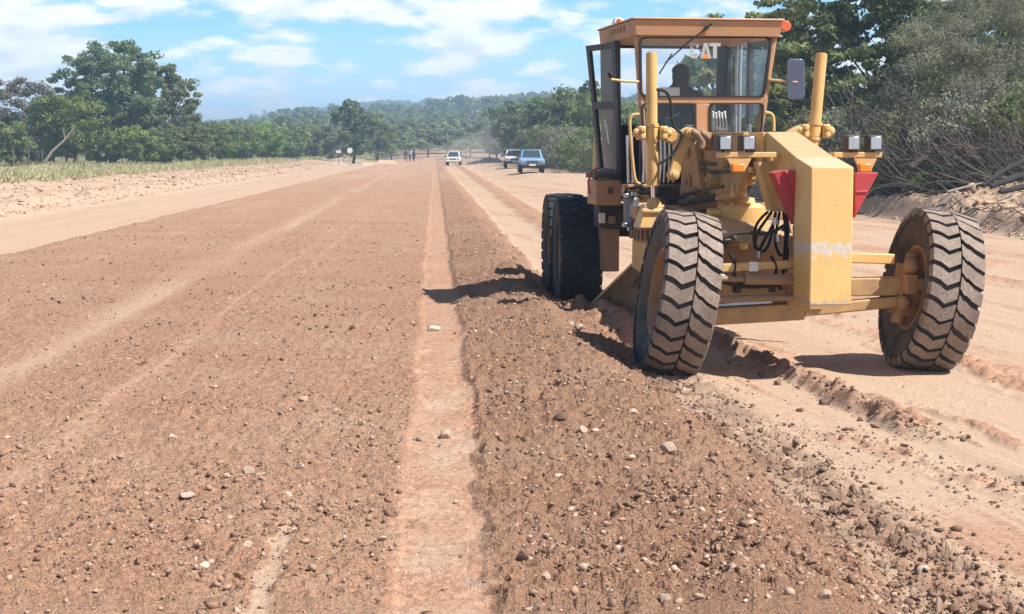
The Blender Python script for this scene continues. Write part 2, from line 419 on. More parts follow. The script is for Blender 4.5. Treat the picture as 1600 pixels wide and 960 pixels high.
    z = z + rd5 * (.020 + .022 * vn(x / .07, y / .11, 115) * am(.1) + .014 * cell(x, y, .05, 116) * am(.05))
    s4 = x - (3.62 + (14 - y) * 0.16)
    rd4 = ss(0.3, 0.05, np.abs(s4)) * ss(-.1, .5, vn(x / .5, y / .9, 41))
    z = z + rd4 * 0.02 * (1 + vn(x / .08, y / .12, 42)) * am(.15)
    # streaked pale lane right: shallow drag marks along the machine heading
    pr = ss(0.0, 0.25, du) * ss(12.1, 11.6, u)
    g1 = x * math.cos(GTH) + y * math.sin(GTH)
    drag = (vn(g1 / .16, y / 3.5, 43) * .75 + vn(g1 / .06, y / 1.6, 44) * .25) * (.35 + .9 * ss(-.2, .5, vn(x / 1.1, y / 2.2, 85)))
    z = z + pr * .006 * cell(x, y, .05, 86) * am(.05) * ss(-.1, .5, vn(x / .6, y / 1.2, 87))
    z = z + pr * 0.016 * drag * am(.14) + pr * 0.02 * vn(g1 / .5, y / 8, 45)
    band0 = pr * ss(.12, .45, vn(g1 / .42, y / 7, 89) * .7 + vn(g1 / .15, y / 4, 90) * .5) * (.35 + .65 * ss(-.3, .3, vn(x / .5, y / .9, 94)))
    z = z + band0 * (.012 + .014 * cell(x, y, .055, 95) * am(.06) + .012 * vn(x / .09, y / .12, 96) * am(.1))
    # lumpy relief
    z = z + 0.012 * vn(x / .8, y / .8, 46) * lo * am(.8)
    z = z + rough * (0.008 * vn(x / .22, y / .22, 47) * am(.22) + 0.014 * np.abs(vn(x / .11, y / .11, 48)) * am(.11) + 0.008 * vn(x / .055, y / .055, 49) * am(.055) + 0.006 * vn(x / .03, y / .03, 50) * am(.03) + .011 * cell(x, y, .062, 79) * am(.06) + .009 * cell(x, y, .036, 80) * am(.036) + .006 * cell(x, y, .022, 81) * am(.024))
    # tumbled clods : sparse lumps
    cl = np.clip(vn(x / .12, y / .12, 51) - .45, 0, 1) * rough
    z = z + 0.05 * cl * am(.12)
    lb = ss(-11.0, -11.6, u) * ss(-17.5, -15.5, u)
    z = z + lb * (0.06 * vn(x / .5, y / .5, 52) * am(.5) + 0.07 * np.clip(vn(x / .25, y / .3, 53), 0, 1) * am(.25))
    rbm = ss(12.0, 12.6, u) * ss(8, 16, y)
    z = z + rbm * (0.09 * vn(x / .6, y / .6, 54) * am(.6) + 0.07 * np.abs(vn(x / .25, y / .25, 55)) * am(.25) + 0.03 * vn(x / .1, y / .1, 56) * am(.1))
    z = z + ss(-6.8, -7.2, u) * ss(-11.4, -11.0, u) * (0.008 * vn(u / .15, y / 4, 57) + .05 * ss(-7.35, -7.15, u) * ss(-6.9, -7.1, u))
    z = z + 0.10 * ss(.35, 0, np.abs(u + 11.3)) * (0.6 + .6 * vn(y / .6, u, 58))
    # surface attributes
    dry = 1 - lo
    dry = np.maximum(dry, np.clip(0.56 * tc_ * (.8 + .4 * vn(x / .12, y / .5, 66)) * (.72 + .28 * ss(16, 9, y)) * (1 - .6 * ss(18, 70, y)) + 0.75 * np.clip(tl1, 0, 1) + 0.5 * np.clip(tl2, 0, 1) + 0.35 * np.clip(tl3, 0, 1) + .8 * tl4, 0, 1))
    dry = np.maximum(dry, .42 * stk)
    dry = np.maximum(dry, .58 * ss(18, 110, y) * (.75 + .35 * vn(u / .6, y / 20, 75)) * lo)
    dry = dry - .30 * tc_ * np.clip(-bars, 0, 1) * (.5 + ss(.03, .2, np.abs(u - .04)))
    dry = dry * (1 - 0.75 * wr) * (1 - 0.72 * rd) * (1 - .6 * np.clip(rd3, 0, 1)) * (1 - .35 * rd4)
    lb1 = ss(-7.0, -7.3, u) * ss(-11.6, -11.2, u)
    dry = dry - 0.30 * lb1 * (0.7 + .5 * vn(u / .4, y / 9, 59))
    dry = dry - 0.42 * pr * ss(.05, .6, drag) - 0.30 * pr * ss(.1, .6, vn(g1 / .7, y / 3, 73))
    dry = np.maximum(dry, 0.6 * trp) * (1 - .95 * np.clip(2.2 * hp, 0, 1))
    grey = np.clip(tk * (0.6 + .4 * vn(x / .15, y / .2, 60)) + rd * .5, 0, 1)
    gr = ss(-15.6, -16.6, u + 0.5 * vn(y / 3, u, 61))
    far = ss(230, 300, y + 0 * x) * (1 - ss(-9, -7, u) * ss(15, 12, u) * ss(420, 300, y))
    gr = np.clip(np.maximum(gr, np.maximum(far, ss(15.5, 18, u))), 0, 1)
    debris = rbm * (0.5 + .5 * vn(x / .9, y / .9, 62))
    band = pr * ss(.12, .45, vn(g1 / .42, y / 7, 89) * .7 + vn(g1 / .15, y / 4, 90) * .5) * (.35 + .65 * ss(-.3, .3, vn(x / .5, y / .9, 94)))
    dry = dry - .52 * band
    dry = dry * (1 - .72 * rd5)
    moist = np.clip(loose_r * (.6 + .4 * vn(x / .8, y / 1.2, 84)) + rd + .7 * rd5 + .6 * hp + .8 * wr, 0, 1)
    return z, dry, grey, gr, np.clip(debris, 0, 1), rough, moist

def cell(x, y, s, seed):
    wx = x / s + .55 * vn(x / s * .9, y / s * .9, seed + 200); wy = y / s + .55 * vn(x / s * .9, y / s * .9, seed + 300)
    h = _h(np.floor(wx), np.floor(wy), seed); return np.where(h > .55, (h - .55) * 2.6 - .3, -.3 + .2 * h)

def g_z(x, y):
    a = np.array([float(x)]); b = np.array([float(y)])
    return float(terrain(a, b, np.array([0.02]))[0][0])

def build_ground():
    q = 1664 * CAMZ
    rows = [q / p for p in np.arange(520, 76, -0.72)] + [q / p for p in np.arange(76, 12, -0.34)] + [q / p for p in np.arange(12, 2.6, -0.16)]
    rows += list(np.linspace(1150, 1700, 30)) + list(np.geomspace(1760, 2500, 6))
    back = [-120, -60, -30, -15, -6, 0, 2, 3, 3.6, 4.2, 4.7, 5.1, 5.4, 5.65, 5.75]
    rows = np.array(back + rows)
    s_in = np.linspace(-0.345, 0.345, 1000)
    so_ = np.array([0.36, .38, .41, .45, .5, .56, .64, .74, .9, 1.15, 1.45])
    s = np.concatenate([-so_[::-1], s_in, so_])
    W = np.where(rows > 4.5, rows, 4.5 + (4.5 - rows) * 0.8)
    X = s[None, :] * W[:, None]; Y = np.repeat(rows[:, None], len(s), 1)
    ds = np.gradient(rows)[:, None] * 0.45 + 0 * X
    dx = np.gradient(s)[None, :] * W[:, None]
    sp = np.maximum(ds * 0.5, dx)
    z, dry, grey, gr, deb, rough, moist = terrain(X.ravel(), Y.ravel(), sp.ravel())
    z = np.where(Y.ravel() > 3000, np.minimum(z, 30), z)
    V = np.stack([X.ravel(), Y.ravel(), z], 1)
    nr, nc = X.shape
    i = np.arange(nr - 1)[:, None] * nc + np.arange(nc - 1)[None, :]
    Fq = np.stack([i, i + 1, i + nc + 1, i + nc], -1).reshape(-1, 4)
    me = np_mesh("ground", V, Fq, ground_mat(), dict(dry=dry, grey=grey, grass=gr, debris=deb, rough=rough, moist=moist), smooth=True)
    o = link("ground", me); o["kind"] = "structure"
    return o

def attr(nt, name):
    a = nt.nodes.new("ShaderNodeAttribute"); a.attribute_name = name; return a.outputs["Fac"]

def ground_mat():
    m, nt, b = newmat("soil")
    geo = nt.nodes.new("ShaderNodeNewGeometry"); p = geo.outputs["Position"]
    dry, grey, gr, deb, rough = (attr(nt, a) for a in ("dry", "grey", "grass", "debris", "rough"))
    n05 = noise(nt, p, 0.7, 5, 0.6); n2 = noise(nt, p, 5.0, 5, 0.65); n3 = noise(nt, p, 28.0, 4, 0.7); n4 = noise(nt, p, 110.0, 3, 0.7)
    grain = math2(nt, 'ADD', math2(nt, 'MULTIPLY', n3, 0.55), math2(nt, 'MULTIPLY', n4, 0.45))
    brown = mixc(nt, ramp(nt, grain, 0.36, 0.64), BROWN_D, BROWN_L)
    brown = mixc(nt, math2(nt, 'MULTIPLY', ramp(nt, n2, 0.45, 0.7), 0.55), brown, BROWN_RED)
    brown = mixc(nt, math2(nt, 'MULTIPLY', ramp(nt, n05, 0.42, 0.68), 0.42), brown, BROWN_PALE)
    brown = mixc(nt, ramp(nt, noise(nt, p, 75.0, 2, 0.5), 0.62, 0.70), brown, (0.105, 0.058, 0.042))  # dark specks: soil grains, plus small shadows between lumps put in as colour
    brown = mixc(nt, ramp(nt, noise(nt, p, 48.0, 2, 0.5), 0.64, 0.72), brown, (0.55, 0.40, 0.29))
    brown = mixc(nt, math2(nt, 'MULTIPLY', attr(nt, 'moist'), 0.28), brown, BROWN_MOIST)
    pale = mixc(nt, ramp(nt, grain, 0.34, 0.66), PALE_D, PALE_L)
    pale = mixc(nt, math2(nt, 'MULTIPLY', ramp(nt, n2, 0.5, 0.75), 0.35), pale, PALE_RED)
    dd = math2(nt, 'ADD', dry, math2(nt, 'MULTIPLY', math2(nt, 'SUBTRACT', n2, 0.5), 0.9))
    dd = math2(nt, 'ADD', dd, math2(nt, 'MULTIPLY', math2(nt, 'SUBTRACT', n3, 0.5), 0.5))
    c = mixc(nt, ramp(nt, dd, 0.30, 0.78), brown, pale)
    c = mixc(nt, math2(nt, 'MULTIPLY', grey, 0.9), c, mixc(nt, grain, (0.115, 0.072, 0.053), (0.285, 0.20, 0.148)))
    # pebbles lying in the surface
    vo = nt.nodes.new("ShaderNodeTexVoronoi"); vo.inputs["Scale"].default_value = 34.0; L(nt, p, vo.inputs["Vector"])
    spv = nt.nodes.new("ShaderNodeSeparateColor"); L(nt, vo.outputs["Color"], spv.inputs[0])
    peb = math2(nt, 'MULTIPLY', ramp(nt, vo.outputs["Distance"], 0.20, 0.30, (1, 1, 1, 1), (0, 0, 0, 1)), ramp(nt, spv.outputs[0], 0.80, 0.84))
    peb = math2(nt, 'MULTIPLY', peb, math2(nt, 'ADD', math2(nt, 'MULTIPLY', rough, 0.8), 0.12), True)
    c = mixc(nt, peb, c, mixc(nt, spv.outputs[1], (0.30, 0.19, 0.13), (0.60, 0.49, 0.38)))
    grc = mixc(nt, n2, (0.115, 0.125, 0.045), (0.27, 0.235, 0.115))
    c = mixc(nt, gr, c, grc)
    dbc = mixc(nt, ramp(nt, noise(nt, p, 7.0, 5, 0.75), 0.4, 0.62), (0.17, 0.105, 0.07), (0.54, 0.40, 0.28))
    c = mixc(nt, math2(nt, 'MULTIPLY', deb, 0.85), c, dbc)
    L(nt, c, b.inputs["Base Color"]); b.inputs["Roughness"].default_value = 0.95; b.inputs["Specular IOR Level"].default_value = 0.12
    h = math2(nt, 'ADD', math2(nt, 'MULTIPLY', n3, 1.0), math2(nt, 'MULTIPLY', n4, 0.6))
    h = math2(nt, 'ADD', h, math2(nt, 'MULTIPLY', peb, 0.6))
    h = math2(nt, 'MULTIPLY', h, math2(nt, 'ADD', math2(nt, 'MULTIPLY', rough, 0.9), 0.35))
    bump(nt, b, h, 0.9, 0.028)
    return m
build_ground()
# ------------------------------------------------------------------ motor grader (local: -Y forward, +X to the right as seen from the camera)
def T(px, py, ly):
    """photo pixel -> point of the machine's own plane y = ly"""
    o = GI @ Vector((0, 0, CAMZ)); d = GI.to_3x3() @ ray(px, py)
    return o + d * ((ly - o.y) / d.y)
def TZ(px, py, z):
    o = GI @ Vector((0, 0, CAMZ)); d = GI.to_3x3() @ ray(px, py)
    return o + d * ((z - o.z) / d.z)

def TX(px, py, lx):
    o = GI @ Vector((0, 0, CAMZ)); d = GI.to_3x3() @ ray(px, py)
    return o + d * ((lx - o.x) / d.x)

def tread_mats():
    m, nt, b = newmat("tyre_tread_dusty")
    tc = nt.nodes.new("ShaderNodeTexCoord"); o = tc.outputs["Object"]
    n1 = noise(nt, o, 5, 5); n2 = noise(nt, o, 40, 4)
    c = mixc(nt, ramp(nt, n2, .3, .7), (0.18, 0.135, 0.108), (0.37, 0.295, 0.240))
    c = mixc(nt, math2(nt, 'MULTIPLY', ramp(nt, n1, .42, .7), .75), c, (0.15, 0.108, 0.085))
    L(nt, c, b.inputs["Base Color"]); b.inputs["Roughness"].default_value = .85; bump(nt, b, n2, .3, .006)
    m2, nt, b = newmat("tyre_rubber")
    tc = nt.nodes.new("ShaderNodeTexCoord"); o = tc.outputs["Object"]
    n1 = noise(nt, o, 4, 5); n2 = noise(nt, o, 30, 3)
    c = mixc(nt, ramp(nt, n1, .35, .7), (0.030, 0.029, 0.032), (0.125, 0.092, 0.072))
    c = mixc(nt, math2(nt, 'MULTIPLY', ramp(nt, n2, .55, .75), .5), c, (0.16, 0.13, 0.11))
    L(nt, c, b.inputs["Base Color"]); b.inputs["Roughness"].default_value = .8; bump(nt, b, n2, .15, .004)
    m3 = paint("wheel_rim_paint", (0.36, 0.20, 0.09), .6, 0, (0.13, 0.08, 0.05), .6, 6, .2)
    return m, m2, m3
M['tread'], M['tyre'], M['rim'] = tread_mats()

def tyre_mesh(RAD=0.685, W=0.43):
    mb = MB(); mb.mat = 1
    h = W / 2
    half = [(h * .62, .335), (h * .72, .345), (h * .80, .365), (h * .97, .45), (h * 1.03, .53), (h * 1.01, .60), (h * .90, .632), (h * .5, .640), (0, .642)]
    prof = half + [(-x, r) for x, r in half[::-1][1:]]
    mb.lathe(prof, 72)
    # inner tube side (hidden well)
    Np = 29; pit = 2 * math.pi / Np
    jr = random.Random(3)
    def lug(path, hw, off):
        secs = []; jit = jr.uniform(-.05, .05); hw = hw * jr.uniform(.94, 1.05); wear = jr.uniform(0, .008)
        for (w_, t_) in path:
            x = w_ * h * 1.0
            top = RAD - 0.014 * w_ * w_ - wear
            bot = 0.630
            if abs(w_) > 1.0: top = 0.615; bot = 0.56; x = math.copysign(h * 1.075, w_)
            row = []
            for sgn, rr, k in ((-1, bot, 1.0), (-1, top, .92), (1, top, .92), (1, bot, 1.0)):
                a = (-t_ + sgn * hw * k + jit) * pit + off
                row.append((x, rr * math.cos(a), rr * math.sin(a)))
            secs.append(row)
        o = len(mb.v)
        for row in secs: mb.v += row
        for i in range(len(secs) - 1):
            for j in range(3):
                mb.f.append([o + i * 4 + j, o + i * 4 + j + 1, o + (i + 1) * 4 + j + 1, o + (i + 1) * 4 + j])
                mb.m.append(0 if j == 1 else 1)
        mb.f.append([o, o + 1, o + 2, o + 3]); mb.m.append(1)
        e = o + (len(secs) - 1) * 4
        mb.f.append([e, e + 1, e + 2, e + 3]); mb.m.append(1)
    for k in range(Np):
        lug([(-1.06, .02), (-1.0, .02), (-.70, -.12), (-.42, -.40), (-.18, -.22), (.03, -.05)], .39, k * pit)
        lug([(.08, .52), (.26, .22), (.36, .20), (.62, -.08), (.84, -.20), (1.0, -.30), (1.06, -.30)], .39, k * pit)
    o = mb.build("tyre", [M['tread'], M['tyre']], None, 0, 25, weld=False)
    me = o.data; bpy.data.objects.remove(o)
    return me
def rim_mesh():
    mb = MB()
    mb.lathe([(-.17, .34), (-.165, .372), (-.15, .372), (-.14, .335), (-.10, .31), (.0, .30), (.10, .31), (.14, .335), (.15, .372), (.165, .372), (.17, .34), (.13, .315), (.05, .29), (.03, .24), (.04, .17), (.10, .15), (.12, .10), (.12, .001)], 40)
    mb.lathe([(-.17, .34), (-.13, .315), (-.05, .29), (.01, .24), (.02, .17), (-.08, .15), (-.10, .10), (-.10, .001)], 40)
    for k in range(10):
        a = 2 * math.pi * k / 10
        mb.box((.052, .205 * math.cos(a), .205 * math.sin(a)), (.05, .035, .035))
    o = mb.build("rim", M['rim'], None, 0, 30); me = o.data; bpy.data.objects.remove(o); return me
TY, RM = tyre_mesh(), rim_mesh()
TYR = tyre_mesh(RAD=.660); M['tyre_dark_shade'] = simple('smooth_shaded_tyre', (.020, .021, .027), .7, 0, .45, 5); TYR.materials[0] = M['tyre_dark_shade']; TYR.materials[1] = M['tyre_dark_shade']  # rear rubber darkened in colour for the shade under the machine
ART = 0.10      # the rear half is steered a little to the right at the hitch

G = empty("motor_grader", (GX, GY, 0), GTH)
tag(G, "dusty yellow motor grader with an open black cab door and leaning front wheels", "road grader")

def wheel(name, cx, cy, lean, yaw, flip, sink=0.02, label=None, me=None):
    o = link(name, me or TY, G); rm = link("rim", RM, o)
    a = R(lean); rad = .68
    o.location = (cx + math.sin(a) * rad, cy, math.cos(a) * rad - sink)
    o.rotation_euler = Euler((random.uniform(0, 6), a, R(yaw)), 'XYZ')
    if flip: rm.rotation_euler = (0, 0, math.pi)
    if label: o["label"] = label
    return o
wheel("front_wheel", -1.165, 0.0, 9, -5, True)
wheel("front_wheel", 1.015, 0.0, 9, -5, False)
for sx in (-1, 1):
    for yy in (5.02, 6.55):
        wheel("rear_wheel", sx * 0.93 + ART * (yy - 4.7), yy, 0, math.degrees(-ART), sx < 0, .03, me=TYR)

M['yellow_dirty_shade'] = paint('dirty_shade_yellow_paint', (0.46, 0.275, 0.115), 0.65, 0, (0.19, 0.115, 0.07), 0.65, 4, 0.35)  # grimy yellow, darkened to carry the shade on the frame side and underparts
Yl, Oc, Dk, Bk = M['yellow'], M['ochre'], M['dark'], M['black']

# ---- nose material: same paint with a scraped band and chipped lower edge
def nose_mat():
    m, nt, b = newmat("nose_paint")
    tc = nt.nodes.new("ShaderNodeTexCoord"); o = tc.outputs["Object"]
    sp = nt.nodes.new("ShaderNodeSeparateXYZ"); L(nt, o, sp.inputs[0])
    n1 = noise(nt, o, 5, 6, .65); n2 = noise(nt, o, 26, 4, .7); n3 = noise(nt, o, 60, 3)
    c = mixc(nt, math2(nt, 'MULTIPLY', ramp(nt, n1, .45, .75), .35), (0.74, 0.48, 0.165), (0.40, 0.26, 0.13))
    c = mixc(nt, math2(nt, 'MULTIPLY', ramp(nt, n2, .4, .65), .30), c, (0.58, 0.42, 0.24))
    def band(z0, hw):
        d = math2(nt, 'ABSOLUTE', math2(nt, 'SUBTRACT', math2(nt, 'ADD', sp.outputs[2], math2(nt, 'MULTIPLY', math2(nt, 'SUBTRACT', n1, .5), .12)), z0))
        return math2(nt, 'SUBTRACT', 1.0, math2(nt, 'DIVIDE', d, hw), True)
    s = math2(nt, 'ADD', math2(nt, 'MULTIPLY', band(1.045, .11), .38), n2)
    c = mixc(nt, ramp(nt, s, .72, .80), c, mixc(nt, n2, (0.34, 0.27, 0.22), (0.78, 0.74, 0.69)))
    s2 = math2(nt, 'ADD', math2(nt, 'MULTIPLY', band(.60, .10), .33), n2)
    c = mixc(nt, ramp(nt, s2, .72, .78), c, (0.40, 0.36, 0.34))
    c = mixc(nt, ramp(nt, n3, .66, .70), c, (0.20, 0.12, 0.08))
    geo = nt.nodes.new("ShaderNodeNewGeometry"); s3 = nt.nodes.new("ShaderNodeSeparateXYZ"); L(nt, geo.outputs["Normal"], s3.inputs[0])
    c = mixc(nt, math2(nt, 'MULTIPLY', ramp(nt, s3.outputs[2], .3, .95), .7), c, (0.60, 0.45, 0.31))
    L(nt, c, b.inputs["Base Color"]); b.inputs["Roughness"].default_value = .5
    bump(nt, b, n2, .08, .004)
    return m
M['nose'] = nose_mat()

# ---- front frame
def quadz(pts): return [Vector(p) for p in pts]
mb = MB()
xa, xb = T(1267, 300, -.62).x, T(1333.5, 300, -.62).x
z1 = T(1300, 261, -.62).z; z0 = T(1300, 478, -.62).z
mb.hexa([(xa, -.62, z0), (xb, -.62, z0), (xa, -.22, z0 + .03), (xb, -.22, z0 + .03), (xa, -.62, z1), (xb, -.62, z1), (xa, -.22, z1 + .075), (xb, -.22, z1 + .075)])
o_nose = mb.build("nose_box", M['nose'], G, .012)
mb = MB()
ta, tb = T(1197, 206, .75), T(1243, 204, .75)
xm = (xa + xb) / 2
zt = ta.z
mb.hexa([(xa + .01, -.218, z1 - .40), (xb - .01, -.218, z1 - .40), (ta.x, .75, zt - .40), (tb.x + .02, .75, zt - .40),
         (xa + .01, -.218, z1 + .072), (xb - .01, -.218, z1 + .072), (ta.x, .75, zt), (tb.x + .02, .75, zt)])
mb.hexa([(ta.x - .03, .752, zt - .38), (tb.x + .02, .752, zt - .38), (-.17, 3.1, zt - .40), (.17, 3.1, zt - .40), (ta.x - .03, .752, zt - .004), (tb.x + .02, .752, zt - .004), (-.17, 3.1, zt - .02), (.17, 3.1, zt - .02)])
# seams / top flange on the beam
mb.box((-.18, 1.9, zt - .06), (.03, 2.2, .05)); mb.box((-.18, 1.9, zt - .33), (.03, 2.2, .05))
fr = mb.build("front_frame", Yl, G, .01)
# pale slanted drop plate under the gooseneck
mb = MB()
p = [T(1184, 254, .45), T(1217, 254, .45), T(1233, 331, .40), T(1205, 331, .40)]
mb.prism(p[::-1], (0.05, .30, 0)); mb.build("drop_plate", M['yellow'], G, .008)
# frame web going down to the axle yoke (brown shaded block behind the nose, left)
mb = MB()
p = [T(1238, 352, -.1), T(1262, 352, -.1), T(1262, 475, -.1), T(1240, 470, -.1)]
mb.prism(p[::-1], (.16, .34, 0)); mb.box((.0, .1, .62), (.30, .42, .22)); mb.build("axle_yoke", M['yellow_dirty_shade'], G, .01)

# ---- red wedges either side of the nose
for k, (pts, tri, lyw) in enumerate([
    ([(1209, 271), (1220, 266.5), (1264.5, 266.5), (1264.5, 352), (1245, 352)], [(1226, 268), (1263, 268), (1241, 300)], -.215),
    ([(1336, 270.5), (1373, 270), (1336, 341)], None, -.215)]):
    mb = MB(); q = [T(a, b, lyw) for a, b in pts]
    mb.prism(q[::-1], (0, .16, 0))
    if tri:
        q = [T(a, b, lyw - .03) for a, b in tri]; c = sum(q, Vector()) / 3
        base = [v + Vector((0, .033, 0)) + (v - c) * .05 for v in q]
        mb.add(q + base, [(2, 1, 0), (0, 1, 4, 3), (1, 2, 5, 4), (2, 0, 3, 5)])
    else:
        a, b = T(1336, 301, lyw), T(1357, 300, lyw)
        mb.prism([a + Vector((0, -.012, .012)), b + Vector((-.01, -.012, .012)), b + Vector((-.012, -.012, -.006)), a + Vector((0, -.012, -.006))], (0, .02, 0))
    mb.build("red_side_wedge", M['red'], G, .006)

# ---- headlight brackets
for side in (0, 1):
    if side == 0: bar = (1124, 1213, 238, 246.5); gus = (1135, 1175, 270, 1147, 1163); lamps = [(1124, 1143), (1161, 1180)]; amb = (1144, 1164)
    else: bar = (1303, 1378, 238, 246.5); gus = (1334, 1371, 270, 1344, 1360); lamps = [(1325, 1343.5), (1359.5, 1378)]; amb = (1343, 1363)
    ly = .12
    a, b = T(bar[0], bar[2], ly), T(bar[1], bar[3], ly)
    mb = MB()
    mb.box(((a.x + b.x) / 2, ly + .05, (a.z + b.z) / 2), (b.x - a.x, .11, a.z - b.z))
    g = [T(gus[0], 247, ly), T(gus[1], 247, ly), T(gus[4], gus[2], ly), T(gus[3], gus[2], ly)]
    mb.prism(g[::-1], (0, .02, 0))
    if side == 0: xx = T(1213, 240, ly).x; mb.box(((xx + .1), ly + .16, a.z - .05), (.22, .06, .06))
    else: xx = T(1303, 240, ly).x; mb.box((xx - .1, ly + .16, a.z - .05), (.22, .06, .06))
    br = mb.build("lamp_bracket", Yl, G, .006)
    p0, p1 = T(amb[0], 256, ly - .045), T(amb[1], 270, ly - .045)
    mb = MB(); mb.box(((p0.x + p1.x) / 2, ly - .02, (p0.z + p1.z) / 2), (p1.x - p0.x, .05, p0.z - p1.z)); mb.build("amber_lamp", M['amber'], G, .012)
    for (l0, l1) in lamps:
        p0, p1 = T(l0, 212.5, ly - .03), T(l1, 235, ly - .03); cx, cz = (p0.x + p1.x) / 2, (p0.z + p1.z) / 2; wx, wz = p1.x - p0.x, p0.z - p1.z
        mb = MB(); mb.box((cx, ly + .035, cz), (wx + .02, .12, wz + .012)); mb.tube([(cx, ly + .04, cz - wz / 2 - .004), (cx, ly + .04, a.z)], .015, 8)
        h = mb.build("headlight", Dk, G, .012)
        mb = MB(); mb.box((cx, ly - .03, cz), (wx - .012, .012, wz - .012)); ln = mb.build("lens", M['lampglass'], h, .006)
        for j in range(5):
            pass

# ---- front axle, tie bars and knuckles
mb = MB()
def bar(p, q, w_, h_, m=mb):
    p, q = Vector(p), Vector(q); d = (q - p); n = Vector((-d.y, d.x, 0)).normalized() if abs(d.x) + abs(d.y) > 1e-6 else Vector((1, 0, 0)); up = d.cross(n).normalized()
    c = []
    for e, s in ((p, 0), (q, 0)):
        c.append([e + n * w_ / 2 * a + up * h_ / 2 * b for a, b in ((-1, -1), (1, -1), (-1, 1), (1, 1))])
    m.hexa([c[0][0], c[0][1], c[1][0], c[1][1], c[0][2], c[0][3], c[1][2], c[1][3]])
bar((-.95, 0.02, .70), (.95, 0.02, .69), .18, .15)
bar((-.95, -.03, .46), (.0, -.03, .50), .15, .14); bar((0, -.03, .50), (.92, -.03, .575), .12, .09)
ax = mb.build("front_axle", M['yellow_dirty_shade'], G, .012)
mb = MB()
bar(T(1325, 403, -.08), T(1396, 405, -.05), .07, .085, mb); bar((-.95, -.12, .86), (.1, -.12, .90), .06, .07, mb)
mb.build("lean_bar", Yl, G, .01)
mb = MB(); mb.tube([(-.9, -.16, .61), (.05, -.16, .63)], .028, 10); mb.tube([(-.55, -.20, .78), (-.05, -.20, .77)], .045, 12); mb.tube([(-.9, -.20, .79), (-.55, -.2, .78)], .022, 10); mb.build("steering_cylinder", M['mold'], G)
for sx, cx in ((-1, -.90), (1, .86)):
    mb = MB()
    mb.box((cx + .05, 0, .66), (.16, .22, .42), Matrix.Rotation(R(9), 3, 'Y'))
    mb.tube([(cx - .03, -.02, .38), (cx + .1, -.02, .96)], .06, 12); mb.ball((cx + .04, -.14, .86), .07); mb.ball((cx - .02, -.14, .56), .065)
    mb.tube([(cx + .04, 0, .66), (cx + .04 + sx * .25, 0, .66 - sx * .04)], .15, 16)
    mb.box((cx + .02, -.17, .72), (.10, .10, .16)); mb.tube([(cx + .1, -.1, .72), (cx + .1, -.22, .72)], .05, 10)
    mb.build("steering_knuckle", M['rim'] if sx > 0 else Yl, G, .01)

# ---- clutter on the axle: plate, rods and hose loops left of the nose
mb = MB(); mb.box(T(1177, 417, -.14), (.085, .02, .085)); mb.build("axle_plate", M['steel'], G, .006)
mb = MB(); mb.tube([T(1120, 428, -.13), T(1150, 437, -.13), T(1192, 435, -.13)], .014, 8); mb.build("brake_pipe", M['steel'], G)
for px, py, s_ in ((1128, 366, .07), (1136, 378, .06), (1146, 372, .05), (1162, 385, .06), (1124, 392, .08), (1205, 452, .06), (1150, 452, .07)):
    mb = MB(); mb.box(T(px, py, -.05), (s_, s_, s_ * .8)); mb.tube([T(px, py, -.05) + Vector((0, -s_, 0)), T(px, py, -.05)], s_ * .3, 8); mb.build("axle_fitting", Yl if py % 2 else M['dark'], G, .01)
for pl in ([(1130, 372), (1160, 362), (1200, 368), (1226, 352)], [(1126, 440), (1165, 450), (1215, 446), (1238, 430)], [(1140, 395), (1150, 412), (1145, 430), (1160, 446)], [(1205, 400), (1215, 420), (1206, 440), (1222, 452)]):
    pts = [T(a, b, -.14) for a, b in pl]
    for _ in range(2):
        q = [pts[0]]
        for i in range(len(pts) - 1): q += [pts[i] * .75 + pts[i + 1] * .25, pts[i] * .25 + pts[i + 1] * .75]
        pts = q + [pts[-1]]
    mb = MB(); mb.tube(pts, .014, 8); mb.build("axle_hose", M['rubber'], G)
# ---- drawbar, circle, circle drive
mb = MB()
def beam4(tl0, bl0, tl1, bl1, thick, m):
    """side plate given its top/bottom edges at both ends, thickened to +x"""
    t = Vector(thick); m.hexa([bl0, bl0 + t, bl1, bl1 + t, tl0, tl0 + t, tl1, tl1 + t])
L0t, L0b = T(1036, 321, 2.35), T(1036, 346, 2.35)
L1t, L1b = T(1262, 378, .25), T(1262, 408, .25)
beam4(L0t, L0b, L1t, L1b, (.16, .05, 0), mb)
R0t = Vector((.80, 2.35, L0t.z)); R0b = Vector((.80, 2.35, L0b.z))
beam4(R0t, R0b, L1t + Vector((.05, 0, 0)), L1b + Vector((.05, 0, 0)), (-.16, .05, 0), mb)
mb.box((-.0, 2.42, L0t.z - .07), (1.7, .22, .13)); mb.ball((L1t.x + .1, .22, L1t.z - .08), .13)
mb.hexa([Vector((-.6, 1.95, L0t.z - .13)), Vector((.6, 1.95, L0t.z - .13)), Vector((-.75, 2.4, L0t.z - .13)), Vector((.75, 2.4, L0t.z - .13)), Vector((-.6, 1.95, L0t.z - .06)), Vector((.6, 1.95, L0t.z - .06)), Vector((-.75, 2.4, L0t.z - .06)), Vector((.75, 2.4, L0t.z - .06))])
db = mb.build("drawbar", M['yellow_dirty_shade'], G, .01)
mb = MB()
cz = L0b.z - .14
mb.lathe([(-.06, .60), (-.06, .76), (.07, .76), (.07, .60), (-.06, .60)], 64, Matrix.Translation((0, 2.75, cz)) @ Matrix.Rotation(R(90), 4, 'Y'))
for k in range(64):
    a = 2 * math.pi * k / 64
    mb.box((.775 * math.cos(a), 2.75 + .775 * math.sin(a), cz), (.05, .03, .09), Matrix.Rotation(a, 3, 'Z'))
mb.build("circle", M['mold'], G)
